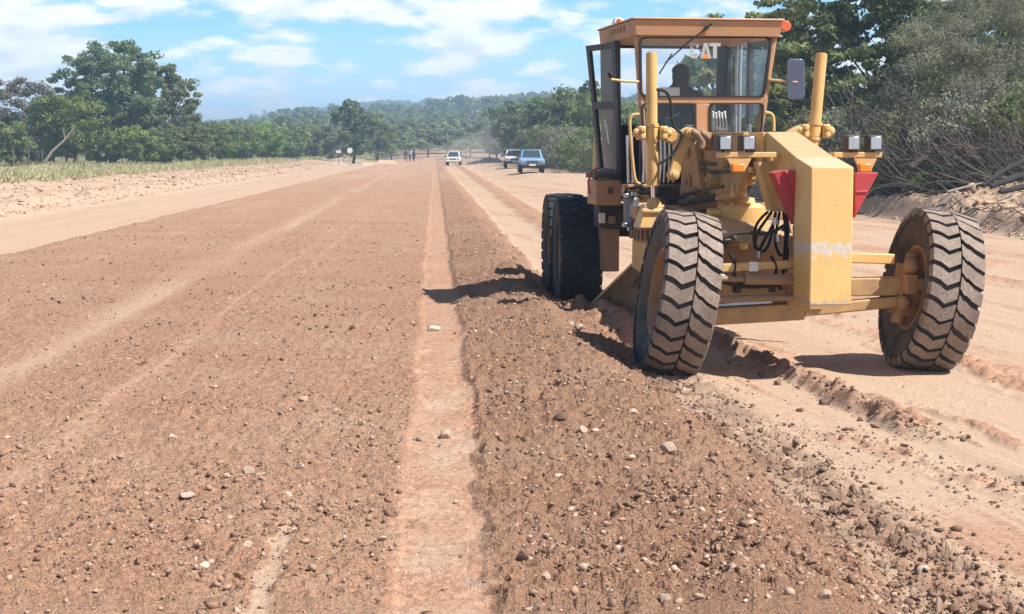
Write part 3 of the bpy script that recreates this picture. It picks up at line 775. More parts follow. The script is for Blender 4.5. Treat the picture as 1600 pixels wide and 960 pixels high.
for sx in (-.62, .62): mb = MB(); mb.hexa([Vector((sx - .07, 2.5, cz - .42)), Vector((sx + .07, 2.5, cz - .42)), Vector((sx - .07, 3.2, cz - .36)), Vector((sx + .07, 3.2, cz - .36)), Vector((sx - .09, 2.45, cz - .07)), Vector((sx + .09, 2.45, cz - .07)), Vector((sx - .09, 3.1, cz - .07)), Vector((sx + .09, 3.1, cz - .07))]); mb.build("blade_bracket", Yl, G, .01)
# circle drive gearbox, lit on top
c0 = T(1160, 330, 1.75)
mb = MB()
Mz = lambda x, y, z: Matrix.Translation((x, y, z)) @ Matrix.Rotation(R(-90), 4, 'Y')
zb, ztp = T(1160, 352, 1.75).z, T(1160, 311, 1.75).z
mb.lathe([(0, .001), (0, .235), (ztp - zb - .07, .235), (ztp - zb - .04, .20), (ztp - zb - .04, .12), (ztp - zb + .01, .11), (ztp - zb + .02, .001)], 28, Mz(c0.x, 1.75, zb))
for k in range(8):
    a = 2 * math.pi * k / 8; mb.tube([(c0.x + .215 * math.cos(a), 1.75 + .215 * math.sin(a), ztp - .07), (c0.x + .215 * math.cos(a), 1.75 + .215 * math.sin(a), ztp - .03)], .018, 6)
mb.tube([(c0.x - .02, 1.75, ztp), (c0.x - .02, 1.75, ztp + .16)], .06, 12); mb.box((c0.x - .02, 1.76, ztp + .19), (.11, .11, .1))
mb.tube([(c0.x - .35, 1.7, zb + .12), (c0.x - .2, 1.7, zb + .12)], .04, 10); mb.box((c0.x, 1.75, zb - .06), (.6, .5, .12))
mb.build("circle_drive", Yl, G, .008)
mb = MB(); p, q = T(1062, 318, 2.0), T(1120, 308, 1.8)
mb.tube([p, q], .035, 10); mb.mat = 1; mb.tube([T(1118, 311, 1.78), T(1146, 306, 1.75)], .028, 10); mb.build("side_shift_cylinder", [M['dark'], M['chrome']], G)

# ---- moldboard
mb = MB(); eb = MB()
PL, PR = T(914, 505, 3.75), T(1275, 468, 1.85)
d = (PR - PL); ax_ = d.normalized(); nrm_ = Vector((ax_.y, -ax_.x, 0)).normalized()   # forward (toward camera)
if nrm_.y > 0: nrm_ = -nrm_
secs = []; K = 16
for i in range(K + 1):
    t = i / K; base = PL + d * t
    hh = 0.60 * min(1.0, 0.13 + t * 3.2) if t < .28 else .60
    row = []
    for j in range(9):
        s_ = j / 8; a = (s_ - .5) * 2.0
        depth = -.17 * math.cos(a * .9) + .17 * math.cos(.9)
        row.append(base + Vector((0, 0, s_ * hh)) + nrm_ * (depth + .06 * s_))
    secs.append(row)
for i in range(K):
    for j in range(8):
        q = [secs[i][j], secs[i + 1][j], secs[i + 1][j + 1], secs[i][j + 1]]
        mb.add(q + [v - nrm_ * .03 for v in q], [(0, 1, 2, 3), (7, 6, 5, 4), (0, 4, 5, 1), (2, 6, 7, 3), (1, 5, 6, 2), (3, 7, 4, 0)])
bl = mb.build("moldboard", M['mold'], G, 0, 30)
mb = MB()
for i in range(K):
    a_, b_ = secs[i][8], secs[i + 1][8]
    q = [a_ + nrm_ * .03, b_ + nrm_ * .03, b_ - nrm_ * .07, a_ - nrm_ * .07]
    mb.add([v + Vector((0, 0, .003)) for v in q] + [v + Vector((0, 0, .03)) for v in q], [(3, 2, 1, 0), (4, 5, 6, 7), (0, 1, 5, 4), (1, 2, 6, 5), (2, 3, 7, 6), (3, 0, 4, 7)])
mb.build("top_rail", Yl, bl, 0, 30)
for i in range(K):
    q = [PL + d * (i / K) + nrm_ * .012 + Vector((0, 0, -.10)), PL + d * ((i + 1) / K) + nrm_ * .012 + Vector((0, 0, -.10)), PL + d * ((i + 1) / K) + nrm_ * .005 + Vector((0, 0, .05)), PL + d * (i / K) + nrm_ * .005 + Vector((0, 0, .05))]
    eb.add(q + [v - nrm_ * .02 for v in q], [(0, 1, 2, 3), (7, 6, 5, 4), (0, 4, 5, 1), (2, 6, 7, 3), (1, 5, 6, 2), (3, 7, 4, 0)])
eb.build("cutting_edge", M['edge'], bl, 0, 30)

# ---- blade lift cylinders
for side in (0, 1):
    if side == 0: top, mid, bot, rod = (1018, 84), (1018.5, 208), (1021, 287), (1022, 320); r_ = .053
    else: top, mid, bot, rod = (1283.5, 85), (1272.5, 205), (1264, 290), (1261, 330); r_ = .056
    ly = 2.15
    mb = MB(); a, m_, b = T(*top, ly), T(*mid, ly), T(*bot, ly)
    mb.tube([a, m_, b], r_, 20); mb.tube([a + (a - m_).normalized() * .012, a], r_ * .8, 16)
    dirn = (b - a).normalized(); mb.tube([b - dirn * .05, b + dirn * .02], r_ * 1.15, 20)
    mb.tube([m_ - dirn * .085, m_ - dirn * .055], r_ * 1.25, 20); mb.tube([m_ - dirn * .05, m_ + dirn * .05], r_ * 1.12, 20); mb.tube([m_ + dirn * .055, m_ + dirn * .085], r_ * 1.25, 20)
    cyl = mb.build("lift_cylinder", Yl, G, 0, 40)
    mb = MB()
    for s in (-1, 1):
        c = m_ + Vector((s * .105, 0, 0)); mb.box(c, (.075, .12, .13)); mb.tube([c + Vector((0, -.1, .03)), c + Vector((0, .06, .03))], .03, 8); mb.tube([c + Vector((0, -.1, -.035)), c + Vector((0, .06, -.035))], .03, 8)
        mb.ball(c + Vector((s * .045, -.03, .0)), .045)
    mb.box(m_ + Vector((0, .07, 0)), (.22, .05, .08))
    mb.build("trunnion", Yl, cyl, .012)
    mb = MB(); mb.tube([b, T(*rod, ly)], .026, 14); mb.build("rod", M['chrome'], cyl)
    # collar arm to the frame
    mb = MB()
    sgn = 1 if side == 0 else -1
    e = T(1066, 222, ly) if side == 0 else T(1232, 216, ly)
    bar(m_ + Vector((sgn * .13, 0, -.0)), e, .11, .13, mb)
    mb.build("lift_arm", Yl, G, .012)
    # ball bracket on the drawbar
    mb = MB(); bb = T(*rod, ly)
    mb.hexa([bb + Vector(v) for v in ((-.17, -.10, -.22), (.12, -.10, -.22), (-.17, .16, -.22), (.12, .16, -.22), (-.10, -.07, .0), (.09, -.07, .0), (-.10, .12, .0), (.09, .12, .0))])
    mb.ball(bb, .075); mb.tube([bb + Vector((-.14, -.08, -.06)), bb + Vector((.1, -.08, -.06))], .03, 8)
    mb.build("ball_bracket", Yl, G, .012)

# ---- lift-arm saddle plates over the frame
mb = MB()
prof = [(1062, 205), (1072, 199), (1085, 200), (1093, 210), (1086, 224), (1076, 232), (1068, 252), (1063, 272), (1058, 281), (1048, 279), (1046, 270), (1052, 248), (1056, 228)]
mb.prism([T(a, b, 2.0) for a, b in prof][::-1], (0, .05, 0))
for px, py in ((1080, 208), (1054, 274)):
    c = T(px, py, 1.94); mb.tube([c, c + Vector((0, .14, 0))], .05, 14); mb.tube([c + Vector((0, -.03, 0)), c + Vector((0, .02, 0))], .028, 10)
mb.build("link_plate", Yl, G, .01)
mb = MB()
LXS = -.225
prof = [(3.05, 1.97), (2.2, 1.985), (.95, 1.98), (.9, 1.62), (1.15, 1.40), (1.9, 1.34), (2.5, 1.46), (3.05, 1.50)]
mb.prism([Vector((LXS, a, b)) for a, b in prof], (.05, 0, 0))
prof = [(2.75, 1.93), (2.35, 1.95), (2.2, 1.7), (2.05, 1.42), (2.3, 1.33), (2.8, 1.45)]
mb.prism([Vector((LXS - .07, a, b)) for a, b in prof], (.068, 0, 0))
for a, b, r_ in ((2.5, 1.80, .06), (2.45, 1.52, .07), (1.7, 1.55, .06), (1.3, 1.70, .04), (2.95, 1.62, .05), (1.95, 1.86, .04)):
    mb.tube([Vector((LXS + .02, a, b)), Vector((LXS - .10, a, b))], r_, 12); mb.tube([Vector((LXS - .09, a, b)), Vector((LXS - .125, a, b))], r_ * .5, 8)
mb.build("saddle", M['yellow_dirty_shade'], G, .01)
mb = MB()
for b in (1.64, 1.71): mb.tube([Vector((LXS - .03, .95, b)), Vector((LXS - .04, 1.8, b - .02)), Vector((LXS - .03, 2.9, b + .03))], .014, 8)
mb.tube([Vector((LXS - .1, 1.2, 1.5)), Vector((LXS - .16, 1.7, 1.46)), Vector((LXS - .12, 2.6, 1.38))], .016, 8)
mb.build("frame_pipe", M['dark'], G)
mb = MB(); mb.box((-.1, 2.4, 1.36), (.5, .5, .22)); mb.build("centre_shift_housing", M['mold'], G, .02)
mb = MB()
for pl in ([(1080, 205), (1090, 210), (1098, 222), (1095, 234)], [(1094, 206), (1106, 215), (1112, 224)]):
    mb.tube([T(a, b, 1.92) for a, b in pl], .035, 10)
for px, py in ((1104, 214), (1112, 222), (1090, 214)):
    mb.box(T(px, py, 1.95), (.09, .09, .08))
mb.build("valve_block", M['mold'], G, .012)

# ---- small pipe cluster and manifold near the circle drive
mb = MB()
for pl in ([(1150, 300), (1152, 284), (1170, 276), (1185, 272)], [(1155, 305), (1160, 292), (1180, 282)], [(1145, 300), (1146, 288), (1158, 280)]):
    mb.tube([T(a, b, 1.2) for a, b in pl], .018, 8)
for px, py in ((1150, 302), (1160, 298), (1168, 285)): mb.box(T(px, py, 1.2), (.07, .07, .06))
mb.build("pipe_cluster", Yl, G, .006)
hosem = M['rubber']
mb = MB()
for k, pl in enumerate([
    [(1206, 331), (1196, 345), (1184, 362), (1178, 382), (1188, 396), (1200, 388), (1207, 360), (1212, 333)],
    [(1212, 331), (1208, 352), (1196, 372), (1184, 396)], [(1218, 331), (1214, 355), (1210, 380), (1218, 400), (1222, 398)],
    [(1224, 331), (1228, 360), (1226, 395), (1222, 430), (1234, 440)], [(1229, 331), (1232, 365), (1230, 405), (1228, 425)],
    [(1200, 331), (1190, 340), (1181, 352), (1177, 372), (1180, 388)]]):
    ly = .22 + .03 * k
    pts = [T(a, b, ly) for a, b in pl]
    # smooth
    for _ in range(2):
        q = [pts[0]]
        for i in range(len(pts) - 1): q += [pts[i] * .75 + pts[i + 1] * .25, pts[i] * .25 + pts[i + 1] * .75]
        pts = q + [pts[-1]]
    mb.tube(pts, .013, 8)
mb.build("hydraulic_hose", hosem, G)
for px, py in ((1211, 346), (1186, 398), (1216, 372), (1178, 430), (1234, 442)):
    mb = MB(); c = T(px, py, .18); mb.tube([c + Vector((0, 0, -.03)), c + Vector((0, 0, .03))], .022, 8); mb.build("hose_fitting", M['steel'], G)
mb = MB()
for k, pl in enumerate([[(1026, 140), (1040, 142), (1048, 155), (1050, 190), (1056, 203), (1068, 210), (1058, 230), (1048, 246), (1030, 256)], [(1080, 199), (1092, 206), (1098, 216)]]):
    pts = [T(a, b, 1.98) for a, b in pl]
    for _ in range(2):
        q = [pts[0]]
        for i in range(len(pts) - 1): q += [pts[i] * .75 + pts[i + 1] * .25, pts[i] * .25 + pts[i + 1] * .75]
        pts = q + [pts[-1]]
    mb.tube(pts, .014, 8)
mb.build("lift_hose", hosem, G)

# ================================================================== cab
CF, CB = 3.02, 4.62          # front and back of the cab
def P3(px, py, ly=CF): return T(px, py, ly)
fl = [P3(993, 57), P3(1215, 57), P3(1192, 212), P3(1003, 212)]         # front corners
xl, xr = fl[0].x, fl[1].x; xlb, xrb = fl[3].x, fl[2].x
zr = P3(1100, 30).z; zw = P3(1100, 57).z; zm1 = P3(1100, 152).z; zm2 = P3(1100, 162).z; zlow = P3(1100, 209).z; zfl = P3(1000, 290).z
def xside(z, s):   # taper of the cab sides
    t = (zw - z) / (zw - zlow)
    return xl + (xlb - xl) * t if s < 0 else xr + (xrb - xr) * t
cab = MB()
def post(s, y0, y1, z0_, z1_, wdt):
    a0, a1 = xside(z0_, s), xside(z1_, s); g = -s * wdt
    cab.hexa([Vector((min(a0, a0 + g), y0, z0_)), Vector((max(a0, a0 + g), y0, z0_)), Vector((min(a0, a0 + g), y1, z0_)), Vector((max(a0, a0 + g), y1, z0_)),
              Vector((min(a1, a1 + g), y0, z1_)), Vector((max(a1, a1 + g), y0, z1_)), Vector((min(a1, a1 + g), y1, z1_)), Vector((max(a1, a1 + g), y1, z1_))])
post(-1, CF, CF + .09, zfl, zw, .045); post(1, CF, CF + .09, zfl, zw, .055)
# cross members of the front
cab.box(((xside(zm1, -1) + xside(zm1, 1)) / 2, CF + .03, (zm1 + zm2) / 2), (xside(zm1, 1) - xside(zm1, -1) - .1, .06, zm1 - zm2 + .012))
pc0, pc1 = P3(1087, 190).x, P3(1109, 190).x
cab.box(((pc0 + pc1) / 2, CF + .03, (zm2 + zlow) / 2 - .002), (pc1 - pc0, .058, zm2 - zlow + .01))
cab.box(((xlb + xrb) / 2, CF + .03, zlow - .03), (xrb - xlb - .1, .062, .07))
cabo = cab.build("cab", Oc, G, .012)
# roof with visor band
rf = MB()
rl, rr_ = P3(991, 31).x, P3(1219, 31).x
rf.hexa([Vector((rl + .01, CF - .03, zw)), Vector((rr_ - .01, CF - .03, zw)), Vector((rl + .0, CB, zw)), Vector((rr_ - .0, CB, zw)),
         Vector((rl - .01, CF - .05, zr - .012)), Vector((rr_ + .01, CF - .05, zr - .012)), Vector((rl - .01, CB + .03, zr - .012)), Vector((rr_ + .01, CB + .03, zr - .012))])
rf.hexa([Vector((rl - .035, CF - .075, zr - .010)), Vector((rr_ + .035, CF - .075, zr - .010)), Vector((rl - .035, CB + .05, zr - .010)), Vector((rr_ + .035, CB + .05, zr - .010)),
         Vector((rl - .02, CF - .06, zr + .008)), Vector((rr_ + .02, CF - .06, zr + .008)), Vector((rl - .02, CB + .04, zr + .008)), Vector((rr_ + .02, CB + .04, zr + .008))])
for k in range(5):   # vent louvres on the roof edge
    rf.box((rl - .012, CF + .45 + .14 * k, zr - .07), (.012, .07, .05))
rf.build("roof", Oc, cabo, .012)

def rrect(pts, rad, n=5):
    """rounded polygon (pts 3D, planar) -> list"""
    out = []; k = len(pts)
    for i in range(k):
        p0, p1, p2 = pts[i - 1], pts[i], pts[(i + 1) % k]
        a = p1 + (p0 - p1).normalized() * rad; b = p1 + (p2 - p1).normalized() * rad
        for j in range(n + 1):
            t = j / n; out.append((a * (1 - t) + p1 * t) * (1 - t) + (p1 * (1 - t) + b * t) * t)
    return out
def window(pts, rad, seal_w, nrm, parent, name, gm, sm=None):
    outer = rrect(pts, rad); c = sum(pts, Vector()) / len(pts)
    inner = [p + (c - p).normalized() * seal_w * 1.3 for p in outer]
    nrm = Vector(nrm).normalized(); k = len(outer); mb = MB()
    fo = [p + nrm * .012 for p in outer]; fi = [p + nrm * .012 for p in inner]; bo = [p - nrm * .02 for p in outer]; bi = [p - nrm * .02 for p in inner]
    o_ = fo + fi + bo + bi
    fs = []
    for i in range(k):
        j = (i + 1) % k
        fs += [(i, j, k + j, k + i), (i, 2 * k + i, 2 * k + j, j), (k + i, k + j, 3 * k + j, 3 * k + i), (2 * k + i, 3 * k + i, 3 * k + j, 2 * k + j)]
    mb.add(o_, fs); mb.build(name + "_seal", sm or M['rubber'], parent, 0, 40)
    mb = MB(); mb.add(inner, [list(range(len(inner)))]); return mb.build(name, gm, parent, 0, 0)
yF = CF - .002
ws = [P3(999, 152, yF), P3(1196, 152, yF), P3(1207, 58, yF), P3(998, 58, yF)]
window(ws, .07, .022, (0, -1, 0), cabo, "windscreen", M['glass'])
window([P3(1003, 209, yF), P3(1088, 209, yF), P3(1086, 162, yF), P3(1001, 162, yF)], .05, .018, (0, -1, 0), cabo, "lower_window", M['glass'])
window([P3(1108, 209, yF), P3(1191, 209, yF), P3(1194, 161, yF), P3(1108, 161, yF)], .05, .018, (0, -1, 0), cabo, "lower_window", M['glass'])
# sun strip behind the windscreen top
mb = MB(); q = [P3(1012, 101, CF + .035), P3(1136, 101, CF + .035), P3(1136, 72, CF + .035), P3(1012, 72, CF + .035)]; mb.add(q, [(0, 1, 2, 3)]); mb.build("sun_strip", M['glass_band'], cabo, 0, 0)

# ---- letters on the windscreen
def decal_mat():
    m, nt, b = newmat('faded_decal'); b.inputs['Base Color'].default_value = (.50, .49, .48, 1); b.inputs['Roughness'].default_value = .6; tr = nt.nodes.new('ShaderNodeBsdfTransparent'); mx = nt.nodes.new('ShaderNodeMixShader'); mx.inputs[0].default_value = .68
    L(nt, tr.outputs[0], mx.inputs[1]); L(nt, b.outputs[0], mx.inputs[2]); L(nt, mx.outputs[0], nt.nodes['Material Output'].inputs[0]); return m
M['decal'] = decal_mat()
def sticker():
    mb = MB(); y = CF - .012
    def poly(pts): mb.prism([T(1078 + 48 * a, 91.5 - 24 * b, y) for a, b in pts], (0, .004, 0))
    # C
    co = [(.30, .70), (.30, .98), (.10, .98), (.0, .86), (.0, .16), (.10, .0), (.30, .0), (.30, .30), (.20, .30), (.20, .22), (.12, .24), (.12, .76), (.2, .78), (.2, .70)]
    poly([(.06, 1.0), (.0, .88), (.0, .12), (.06, .0), (.11, .0), (.11, 1.0)]); poly([(.11, 1.0), (.23, 1.0), (.28, .90), (.28, .71), (.19, .71), (.19, .79), (.11, .79)])
    poly([(.11, .0), (.23, .0), (.28, .10), (.28, .29), (.19, .29), (.19, .21), (.11, .21)])
    # A (two strokes and a bar)
    poly([(.33, .0), (.46, 1.0), (.515, 1.0), (.515, .72), (.46, .0)]); poly([(.515, 1.0), (.57, 1.0), (.70, .0), (.57, .0), (.515, .72)])
    # T
    poly([(.63, 1.0), (1.0, 1.0), (1.0, .78), (.88, .78), (.88, .0), (.75, .0), (.75, .78), (.63, .78)])
    o = mb.build("windscreen_decal", M['decal'], cabo, 0, 0)
    mb = MB(); mb.prism([T(1078 + 48 * a, 91.5 - 24 * b, CF - .014) for a, b in [(.40, -.02), (.515, .36), (.63, -.02)]], (0, .003, 0)); mb.build("decal_triangle", M['amber'], o, 0, 0)
sticker()
# small white corner sticker
# ---- wiper
mb = MB(); pv = P3(1104, 44, CF - .07); mb.tube([pv, P3(1076, 66, CF - .05), P3(1040, 98, CF - .035)], .008, 6); mb.tube([P3(1050, 84, CF - .03), P3(1030, 116, CF - .03)], .007, 6)
mb.tube([pv + Vector((0, .05, 0)), pv + Vector((0, -.02, 0))], .02, 10); mb.tube([pv + Vector((-.03, -.01, -.02)), pv + Vector((.05, -.01, .04))], .012, 6); mb.build("wiper", M['rubber'], cabo)
# ---- cab body: floor, rear wall, right side, left rear pillar
mb = MB()
mb.box(((xl + xr) / 2, (CF + CB) / 2 + .05, zfl), (xr - xl - .14, CB - CF - .12, .06))
# rear wall frame with a window opening
zb1, zb2 = zlow + .12, zw - .03
mb.box(((xl + xr) / 2, CB - .03, (zfl + zb1) / 2), (xr - xl - .1, .05, zb1 - zfl - .02)); mb.box(((xl + xr) / 2, CB - .03, (zb2 + zw) / 2), (xr - xl - .1, .05, zw - zb2 - .004))
mb.box((xl + .12, CB - .03, (zb1 + zb2) / 2), (.13, .05, zb2 - zb1 - .002))
mb.box((xr - .115, CB - .03, (zb1 + zb2) / 2), (.13, .05, zb2 - zb1 - .002))
# right side: sill and posts
mb.box((xr - .06, (CF + CB) / 2 + .1, (zfl + zm2) / 2 - .15), (.05, CB - CF - .35, zm2 - zfl - .35)); mb.box((xr - .055, CF + .75, (zm2 + zw) / 2 - .1), (.05, .09, zw - zm2 + .18))
mb.box((xr - .055, CB - .08, (zm2 + zw) / 2 - .1), (.05, .10, zw - zm2 + .18))
body = mb.build("cab_shell", Bk, cabo, .008)
mb = MB()
# left pillar seen beside the open door and the dark interior below
mb.hexa([Vector((xl - .0, 3.82, zfl - .02)), Vector((xl + .05, 3.82, zfl - .02)), Vector((xl - .0, CB - .06, zfl - .02)), Vector((xl + .05, CB - .06, zfl - .02)), Vector((xl - .03, 3.82, zw - .004)), Vector((xl + .03, 3.82, zw - .004)), Vector((xl - .03, CB - .06, zw - .004)), Vector((xl + .03, CB - .06, zw - .004))])
mb.build("door_pillar", Bk, cabo, .008)
mb = MB(); q = [Vector((xl + .19, CB - .03, zb1)), Vector((xr - .182, CB - .03, zb1)), Vector((xr - .182, CB - .03, zb2)), Vector((xl + .19, CB - .03, zb2))]; mb.add(q, [(0, 1, 2, 3)]); mb.build("rear_window", M['glass_clear'], cabo, 0, 0)
mb = MB(); mb.box((xr - .05, CF + .42, (zm2 + zw) / 2 - .05), (.006, .54, zw - zm2 + .1)); mb.box((xr - .05, CF + 1.1, (zm2 + zw) / 2 - .05), (.006, .58, zw - zm2 + .1)); mb.build("side_window", M['glass_clear'], cabo, 0, 0)
# hydraulic tubes and dark panel below the front windows
mb = MB(); a, b = P3(1001, 212, CF + .05), P3(1190, 300, CF + .05); mb.box(((a.x + b.x) / 2, CF + .09, (a.z - .05 + b.z) / 2), (b.x - a.x, .04, a.z - b.z)); mb.build("front_panel", Dk, cabo, .006)
mb = MB()
for k, px in enumerate((980, 987, 1006, 1013, 1032, 1038, 1045, 1052)):
    mb.tube([T(px, 212, 2.96), T(px + 1, 250, 2.95), T(px + (2 if px < 1000 else -1), 286, 2.96)], .014, 8)
mb.build("steel_line", M['steel'], G)
# grab rails
for pl in ([(999, 179), (990, 179), (984, 184), (984, 200), (988, 250), (992, 284), (1000, 288)], [(1195, 176), (1205, 177), (1209, 184), (1209, 205)]):
    mb = MB(); pts = [T(a, b, 2.9) for a, b in pl]
    for _ in range(2):
        q = [pts[0]]
        for i in range(len(pts) - 1): q += [pts[i] * .75 + pts[i + 1] * .25, pts[i] * .25 + pts[i + 1] * .75]
        pts = q + [pts[-1]]
    mb.tube(pts, .016, 10); mb.build("grab_rail", Yl, G)

# ---- open door (black frame, two panes)
A0, A1 = T(963, 66, 3.80), T(972, 276, 3.80)       # hinge edge top / bottom
B0, B1 = T(917.5, 72, 4.30), T(938, 270, 4.30)     # free edge
def dlerp(u, v): return (A0 * (1 - v) + A1 * v) * (1 - u) + (B0 * (1 - v) + B1 * v) * u
dn = (B0 - A0).cross(A1 - A0).normalized()
if dn.y > 0: dn = -dn
mb = MB()
def dslab(u0, u1, v0, v1, th=.045):
    q = [dlerp(u0, v0), dlerp(u1, v0), dlerp(u1, v1), dlerp(u0, v1)]
    mb.hexa([q[3] - dn * th / 2, q[2] - dn * th / 2, q[3] + dn * th / 2, q[2] + dn * th / 2, q[0] - dn * th / 2, q[1] - dn * th / 2, q[0] + dn * th / 2, q[1] + dn * th / 2])
dslab(0, .12, 0, 1, .04); dslab(.89, 1, 0, 1, .04); dslab(.12, .89, 0, .045, .04); dslab(.12, .89, .44, .50, .04); dslab(.12, .89, .96, 1, .04)
door = mb.build("cab_door", Bk, G, .008)
for v0, v1 in ((.045, .44), (.50, .96)):
    mb = MB(); q = [dlerp(.12, v0), dlerp(.89, v0), dlerp(.89, v1), dlerp(.12, v1)]; mb.add(q, [(0, 1, 2, 3)]); mb.build("pane", M['glass_clear'], door, 0, 0)
mb = MB(); mb.tube([dlerp(.45, .62) + dn * .05, dlerp(.38, .58) + dn * .06, dlerp(.33, .66) + dn * .06, dlerp(.32, .76) + dn * .05], .012, 8); mb.build("handle", M['white'], door)
# ---- mirrors
mb = MB(); mb.tube([T(1202, 125, CF), T(1215, 126, CF - .05), T(1246, 129, CF - .10)], .014, 8); ma = mb.build("mirror_arm", Yl, G)
mb = MB(); q = rrect([T(1229, 156, CF - .10), T(1257, 156, CF - .10), T(1257, 92, CF - .10), T(1229, 92, CF - .10)], .05, 4); mb.prism(q, (0.02, .05, 0)); mb.build("mirror", simple('mirror_shell_sky_tint', (.075, .09, .135), .3, 0, .2), ma, .008)  # black shell tinted blue: the sky's reflection is in its base colour
mb = MB(); mb.tube([T(998, 128, CF), T(975, 127, CF - .05), T(955, 124.5, CF - .05)], .014, 8); ma = mb.build("mirror_arm", Yl, G)
mb = MB(); mb.ball(T(954, 117, CF - .05), .03); mb.build("arm_knob", M['rubber'], ma)
# ---- beacons
def beacon(px, py, ly, m, nm):
    c = T(px, py, ly); mb = MB(); mb.tube([c + Vector((0, .06, -.0)), c + Vector((0, -.05, 0))], .055, 16); mb.tube([c + Vector((-.12 if px > 1100 else .06, 0, -.03)), c + Vector((0, 0, 0))], .02, 8); mb.build(nm, m, cabo, .012)
beacon(1226, 41.5, CF + .05, M['orange'], "turn_lamp"); beacon(966, 36, CF + 1.0, M['white'], "work_lamp")
mb = MB(); c = T(966, 34, CF + 1.0); mb.ball(c + Vector((0, -.055, 0)), .03, 8); mb.build("work_lamp_lens", M['orange'], cabo)
# ---- interior: seat, console, levers, steering wheel
mb = MB()
sx0 = T(1066, 150, 3.85).x; sz0 = zfl + .46
mb.box((sx0, 3.95, sz0 - .06), (.50, .48, .12)); mb.box((sx0, 4.21, sz0 + .25), (.46, .10, .55)); mb.tube([(sx0, 3.95, zfl), (sx0, 3.95, sz0 - .1)], .09, 12)
mb.build("operator_seat", M['seat'], G, .03)
mb = MB()
mb.hexa([Vector((sx0 - .30, 3.28, zfl + .03)), Vector((sx0 + .50, 3.28, zfl + .03)), Vector((sx0 - .20, 3.45, zfl + .03)), Vector((sx0 + .40, 3.45, zfl + .03)), Vector((sx0 - .10, 3.22, zlow + .05)), Vector((sx0 + .32, 3.22, zlow + .05)), Vector((sx0 - .10, 3.40, zlow + .10)), Vector((sx0 + .32, 3.40, zlow + .10))])
mb.build("console", Dk, G, .02)
mb = MB(); c = T(1034, 168, 3.42); Rm = Matrix.Translation(c) @ Matrix.Rotation(R(35), 4, 'X') @ Matrix.Rotation(R(90), 4, 'Y')
mb.lathe([(-.014, .185), (0, .199), (.014, .185), (0, .171), (-.014, .185)], 32, Rm)
for k in range(3):
    a = k * 2.1; mb.tube([Rm @ Vector((0, 0, 0)), Rm @ Vector((0, .18 * math.cos(a), .18 * math.sin(a)))], .011, 6)
mb.tube([c, c + Vector((0.05, -.15, -.35))], .03, 8); mb.build("steering_wheel", M['rubber'], G)
for k in range(5):
    a, b = T(1114 + 4.6 * k, 176 + 2 * (k % 2), 3.2), T(1113 + 5.2 * k, 214, 3.15)
    mb = MB(); mb.tube([a, a * .5 + b * .5 + Vector((.008, -.03, 0)), b], .0085, 8); mb.ball(a, .016, 8); mb.build("control_lever", M['white'], G)
mb = MB(); p, q = T(1031, 151, 3.35), T(1062, 137, 3.35); mb.box(((p.x + q.x) / 2, 3.36, (p.z + q.z) / 2), (q.x - p.x, .03, q.z - p.z)); mb.build("paper_board", M['cream'], G, .004)
# pale vertical pipes and pillar at the right rear of the cab
mb = MB()
for px in (1152, 1158, 1174): mb.tube([T(px, 66, 4.35), T(px - 3, 215, 4.35)], .018, 8)
mb.build("cab_pipe", M['steel'], G)

# ================================================================== rear half
def artic(o):
    o.matrix_local = Matrix.Translation((0, 4.7, 0)) @ Matrix.Rotation(-ART, 4, 'Z') @ Matrix.Translation((0, -4.7, 0))
mb = MB()
mb.box((0, 6.3, 1.60), (.80, 2.9, .72)); mb.hexa([Vector((-.43, 7.75, 1.25)), Vector((.43, 7.75, 1.25)), Vector((-.43, 8.0, 1.25)), Vector((.43, 8.0, 1.25)), Vector((-.43, 7.75, 1.99)), Vector((.43, 7.75, 1.99)), Vector((-.43, 7.9, 1.9)), Vector((.43, 7.9, 1.9))])
hood = mb.build("engine_hood", Yl, G, .03); artic(hood)
mb = MB(); mb.tube([(.25, 5.9, 1.9), (.25, 5.9, 2.45)], .055, 14); mb.build("exhaust_stack", Dk, hood)
mb = MB(); mb.box((-.434, 6.6, 1.62), (.012, 1.6, .5)); mb.build("side_grille", Bk, hood, .004)
mb = MB()
for sx in (-.38, .38): mb.box((sx, 6.1, 1.05), (.14, 3.6, .32))
mb.box((0, 3.4, 1.18), (.5, 1.2, .36)); mb.box((0, 5.75, .98), (1.2, .5, .30)); artic(mb.build("rear_frame", Dk, G, .02))
for sx in (-1, 1):
    mb = MB(); mb.hexa([Vector((sx * .60 - .09, 4.75, .48)), Vector((sx * .60 + .09, 4.75, .48)), Vector((sx * .60 - .09, 6.8, .48)), Vector((sx * .60 + .09, 6.8, .48)), Vector((sx * .60 - .09, 4.75, .88)), Vector((sx * .60 + .09, 4.75, .88)), Vector((sx * .60 - .09, 6.8, .88)), Vector((sx * .60 + .09, 6.8, .88))])
    artic(mb.build("tandem_case", Yl, G, .05))
# step box, air tank and panels left below the door
def boxpx(x0, y0, x1, y1, ly, dep, name, m, bev=.012, par=None):
    p, q = T(x0, y1, ly), T(x1, y0, ly); mb = MB(); mb.box(((p.x + q.x) / 2, ly + dep / 2, (p.z + q.z) / 2), (q.x - p.x, dep, q.z - p.z)); return mb.build(name, m, par or G, bev)
tb = boxpx(931, 281, 971, 321, 3.75, .45, "tool_box", M['ochre']); boxpx(951, 293, 957, 303, 3.72, .04, "latch", M['dark'], .004, tb)
boxpx(930, 270, 972, 279, 3.72, .5, "cab_step", Dk)
boxpx(945, 357, 968, 425, 4.1, .35, "battery_box", M['mold'])
boxpx(936, 322, 980, 356, 4.0, .3, "valve_bank", Dk); boxpx(937, 333, 946, 349, 3.95, .06, "valve_tag", M['cream'], .006); boxpx(951, 338, 962, 350, 3.95, .06, "valve_cover", M['mold'], .006)
